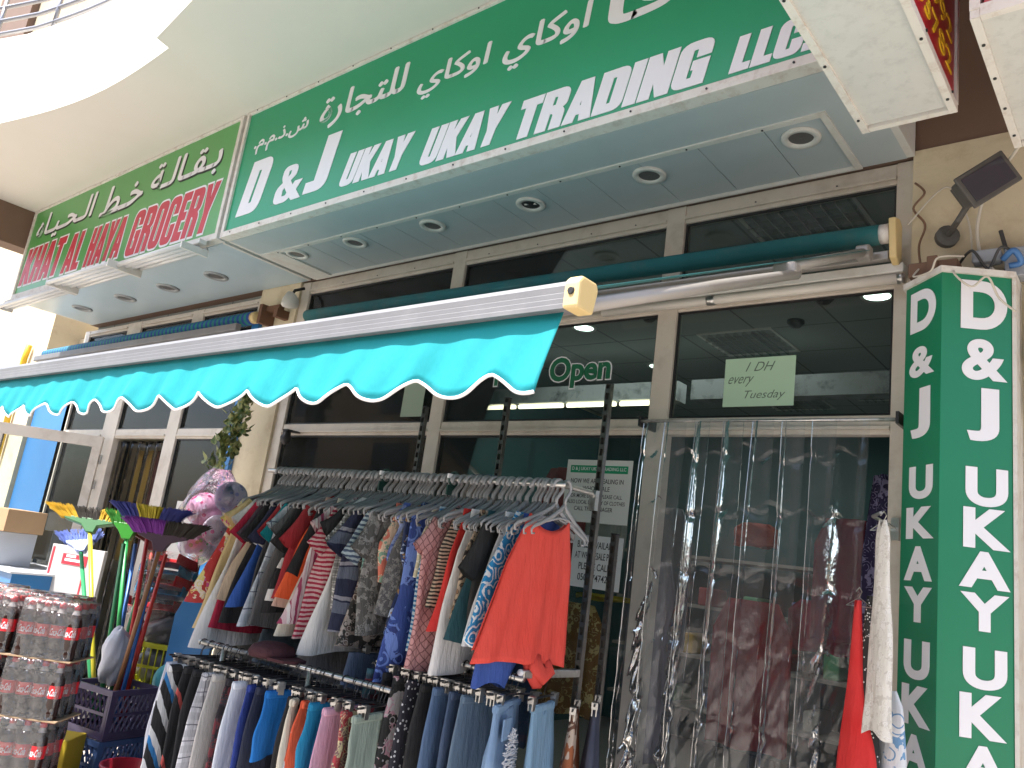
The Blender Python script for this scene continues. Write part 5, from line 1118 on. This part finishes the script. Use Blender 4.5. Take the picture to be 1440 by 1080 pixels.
for k, z in enumerate(tops):
    pack('%s cola pack behind the front stack at far left' % wd[k], b0-rr_*.12+rn*.215+Vector((0, 0, z+.0)), 6, 3)
    if k == 0: pack('cola pack rearmost on the left stack', b0-rr_*.56+rn*.425+Vector((0, 0, z-.01)), 6, 3)
for k, z in enumerate(tops):
    if k: MB().box(-.55, .004, .0, .22, .0, .006).build('cardboard_sheet', P('cardboard', (.34, .23, .14), .9), loc=tuple(b0+Vector((0, 0, z+.238)))).rotation_euler.z = PRZ
for o in [o for o in bpy.data.objects if o.name.startswith('cardboard_sheet')]: tag(o, 'brown cardboard sheet between stacked cola packs', 'cardboard', 'cardboard sheets between cola packs')
PB = thing('pallet_base', 'grey base under the cola packs', 'pallet', tuple(b0), PRZ); MB().box(-.6, .02, -.01, .62, 0, .16).build('block', P('pallet wood', (.25, .18, .12), .9), PB, bevel=.01)
YB = thing('yellow_carton', 'yellow carton edge between the cola stack and the crates', 'carton', (-4.36, 1.97, 0), PRZ); MB().box(-.12, .05, 0, .2, 0, .42).build('carton', plas('yellow carton', (.50, .36, .02), .6), YB, bevel=.006)
# boards and boxes far left
def board(name, label, c, cat, x0, x1, y, z0, z1, rz=0, th=.03, rough=.6):
    T = thing(name, label, cat, ((x0+x1)/2, y, z0), rz); w_ = (x1-x0)/2
    MB().box(-w_, w_, -th/2, th/2, 0, z1-z0).build('panel', P(name+str(c), c, rough, bump=.1), T, bevel=.003); return T
T = board('advert_board', 'white board with red printed panel leaning left of the brooms', (.42, .41, .40), 'board', -7.0, -6.45, 2.85, .45, 1.25, R(20))
for x0, x1, z0, z1 in ((-.14, .12, .66, .74), (.10, .115, .30, .60), (-.26, -.24, .1, .78)): MB().box(x0, x1, -.0185, -.0155, z0, z1).build('red_print', M_red, T)
me = curve_mesh('w', text='HOT OFFER', offset=.01, extrude=.0005); bpy.data.meshes.remove(me)
for x0, x1, z in ((-.10, .0, .715), (-.11, .08, .685)): MB().box(x0, x1, -.0197, -.0188, z, z+.02).build('white_print', M_letter, T)
T = board('wall_shelf_box', 'brown cardboard box seen through the open glass door', (.34, .22, .12), 'box', -7.95, -7.3, 2.62, 1.29, 1.47, R(0), .3, .9)
T = board('display_box', 'white and blue box below the brown one at the left edge', (.38, .40, .44), 'box', -8.0, -7.4, 2.62, 1.02, 1.285, R(0), .3)
T = board('freezer', 'blue freezer chest standing behind cola packs', (.03, .16, .38), 'freezer', -8.1, -6.9, 2.75, .0, 1.0, 0, .55, .35)
MB().box(-.62, .62, -.30, .30, 1.0, 1.018).build('lid', plas('freezer lid', (.62, .65, .68), .2), T, bevel=.005)
# mirror like round thing omitted; small camera on the left clothing frame
for x, z, l in ((-5.10, 2.26, 'small black dome camera under the frame left of clothes rail'),):
    T = thing('security_camera', l, 'camera', (x, 3.42, z)); MB().lathe([(.03, .05), (.03, .02), (.042, .0), (.038, -.03), (.02, -.05), (.001, -.055)], 18).build('dome', M_dark, T, smooth=True); MB().box(-.03, .03, -.02, .095, .05, .062).build('mount', M_dark, T)
T = thing('spot_lamp', 'white round spot lamp on the pillar above the striped roll', 'lamp', (-5.36, 3.36, 3.33)); MB().lathe([(.02, -.04), (.05, .0), (.075, .06), (.07, .065), (.04, .01), (.001, .0)], 20, Matrix.Rotation(R(-50), 4, 'X')).build('shade', M_white, T, smooth=True); MB().tube([(0, .02, .04), (0, .05, .12), (.02, .12, .16)], .012, 8).build('bracket_arm', M_dark, T)
# floodlight, boxes and wires at the right pillar
FL = thing('floodlight', 'dusty black floodlight tilted on the cream wall at upper right', 'floodlight', (-.555, 3.24, 3.235), R(28))
FL.scale = (.92, .92, .92)
Mf = Matrix.Rotation(R(-38), 4, 'Y') @ Matrix.Rotation(R(10), 4, 'X')
M_fl = P('dusty black', (.075, .07, .062), .6, bump=.2, var=.4, vs=12)
b = MB(); b.box(-.10, .10, -.05, .03, -.06, .06, Mf); b.build('lamp_body', M_fl, FL, bevel=.012)
b = MB(); b.box(-.115, .115, -.066, -.051, -.075, .075, Mf); b.build('front_rim', M_fl, FL, bevel=.006)
MB().box(-.095, .095, -.070, -.0665, -.055, .055, Mf).build('front_glass', P('dark lens', (.05, .05, .06), .12, bump=0), FL)
b = MB()
for i in range(6): b.box(-.09+i*.034, -.082+i*.034, .031, .055, -.05, .05, Mf)
b.build('fins', M_fl, FL)
MB().tube([(-.03, .03, -.06), (-.05, .12, -.11), (-.05, .27, -.12)], .014, 8).lathe([(.05, 0), (.05, .03), (.03, .04)], 16, Matrix.Translation((-.05, .285, -.12)) @ Matrix.Rotation(R(90), 4, 'X')).build('bracket', M_fl, FL)
rw = random.Random(21)
def wire(label, pts, r, mat):
    P_ = [Vector(p) for p in pts]; out = []
    for i in range(len(P_)-1):
        p0 = P_[max(0, i-1)]; p1 = P_[i]; p2 = P_[i+1]; p3 = P_[min(len(P_)-1, i+2)]
        for k in range(8):
            t_ = k/8; out.append(.5*((2*p1)+(p2-p0)*t_+(2*p0-5*p1+4*p2-p3)*t_*t_+(3*p1-p0-3*p2+p3)*t_**3))
    out.append(P_[-1]); MB().tube(out, r, 6).build('cable', mat, smooth=True, label=label, cat='cable')
cw, ck, cbr = P('white cable', (.55, .5, .42), .5), P('black cable', (.04, .04, .04), .5), P('brown cable', (.18, .10, .06), .6)
wire('white cable dropping past the floodlight from the right sign box', [(-.36, 2.75, 3.42), (-.40, 3.1, 3.32), (-.55, 3.38, 3.30), (-.60, 3.43, 3.15), (-.585, 3.44, 3.0), (-.54, 3.36, 2.93), (-.50, 3.33, 2.86)], .007, cw)
wire('dark twisted cable below the floodlight', [(-.52, 3.44, 3.12), (-.505, 3.45, 3.05), (-.49, 3.43, 2.99), (-.46, 3.40, 2.95)], .008, ck)
wire('brown cable hanging beside the top of the window frame', [(-.84, 3.44, 3.40), (-.80, 3.43, 3.34), (-.845, 3.44, 3.28), (-.80, 3.45, 3.20), (-.82, 3.44, 3.10), (-.80, 3.40, 2.98)], .005, cbr)
wire('brown cable at far right running down the wall', [(-.38, 3.45, 3.3), (-.405, 3.45, 3.15), (-.39, 3.44, 3.05), (-.44, 3.42, 2.97), (-.50, 3.40, 2.93)], .007, cbr)
wire('white cable looping over the big letter D', [(-.60, 3.36, 2.93), (-.64, 3.20, 2.87), (-.58, 3.20, 2.80), (-.53, 3.22, 2.84), (-.50, 3.27, 2.77), (-.45, 3.30, 2.72)], .004, cw)
wire('white cable curling over the left end of pillar sign', [(-.78, 3.34, 2.97), (-.80, 3.28, 2.90), (-.72, 3.20, 2.88), (-.69, 3.19, 2.93), (-.62, 3.28, 2.96)], .004, cw)
wire('black cable tangled above the pillar sign', [(-.66, 3.40, 2.98), (-.6, 3.33, 3.0), (-.55, 3.36, 2.93), (-.50, 3.33, 3.0), (-.44, 3.38, 2.96)], .006, ck)
wire('blue cable bundle above the pillar sign', [(-.50, 3.36, 2.96), (-.46, 3.33, 2.98), (-.44, 3.36, 2.94), (-.48, 3.36, 2.93)], .012, P('blue cable', (.05, .15, .35), .5))
wire('long white cable over the upper right wall', [(-.86, 3.42, 3.20), (-.72, 3.45, 3.36), (-.64, 3.46, 3.2), (-.62, 3.45, 3.0)], .004, cw)
JB = thing('junction_box', 'rusty brown junction block left of the tangled cables', 'junction box', (-.74, 3.36, 2.945)); MB().box(-.09, .09, -.04, .1, -.03, .03).box(-.02, .02, -.05, -.041, -.02, .05).build('block', P('rust box', (.16, .09, .06), .9, bump=.5), JB, bevel=.004)
JB = thing('junction_box', 'small grey socket box right of the cable tangle', 'junction box', (-.45, 3.42, 2.96)); MB().box(-.05, .05, -.03, .05, -.06, .06).build('block', P('grey socket', (.35, .37, .4), .5), JB, bevel=.004)
MB().box(-.05, .05, -.03, .03, -.025, .03).build('connector', P('grey socket', (.35, .37, .4)), loc=(-.56, 3.40, 2.99), bevel=.01, label='pale connector block in the cable tangle', cat='connector')
CP = thing('conduit_pipe', 'cream painted pipe down the wall right of the pillar sign', 'pipe'); MB().tube([(-.405, 3.43, 2.35), (-.405, 3.43, 2.60), (-.41, 3.43, 2.85)], .02, 10).build('pipe', M_plaster, CP, smooth=True); MB().box(-.435, -.375, 3.40, 3.482, 2.58, 2.61).build('clamp', M_plaster, CP)
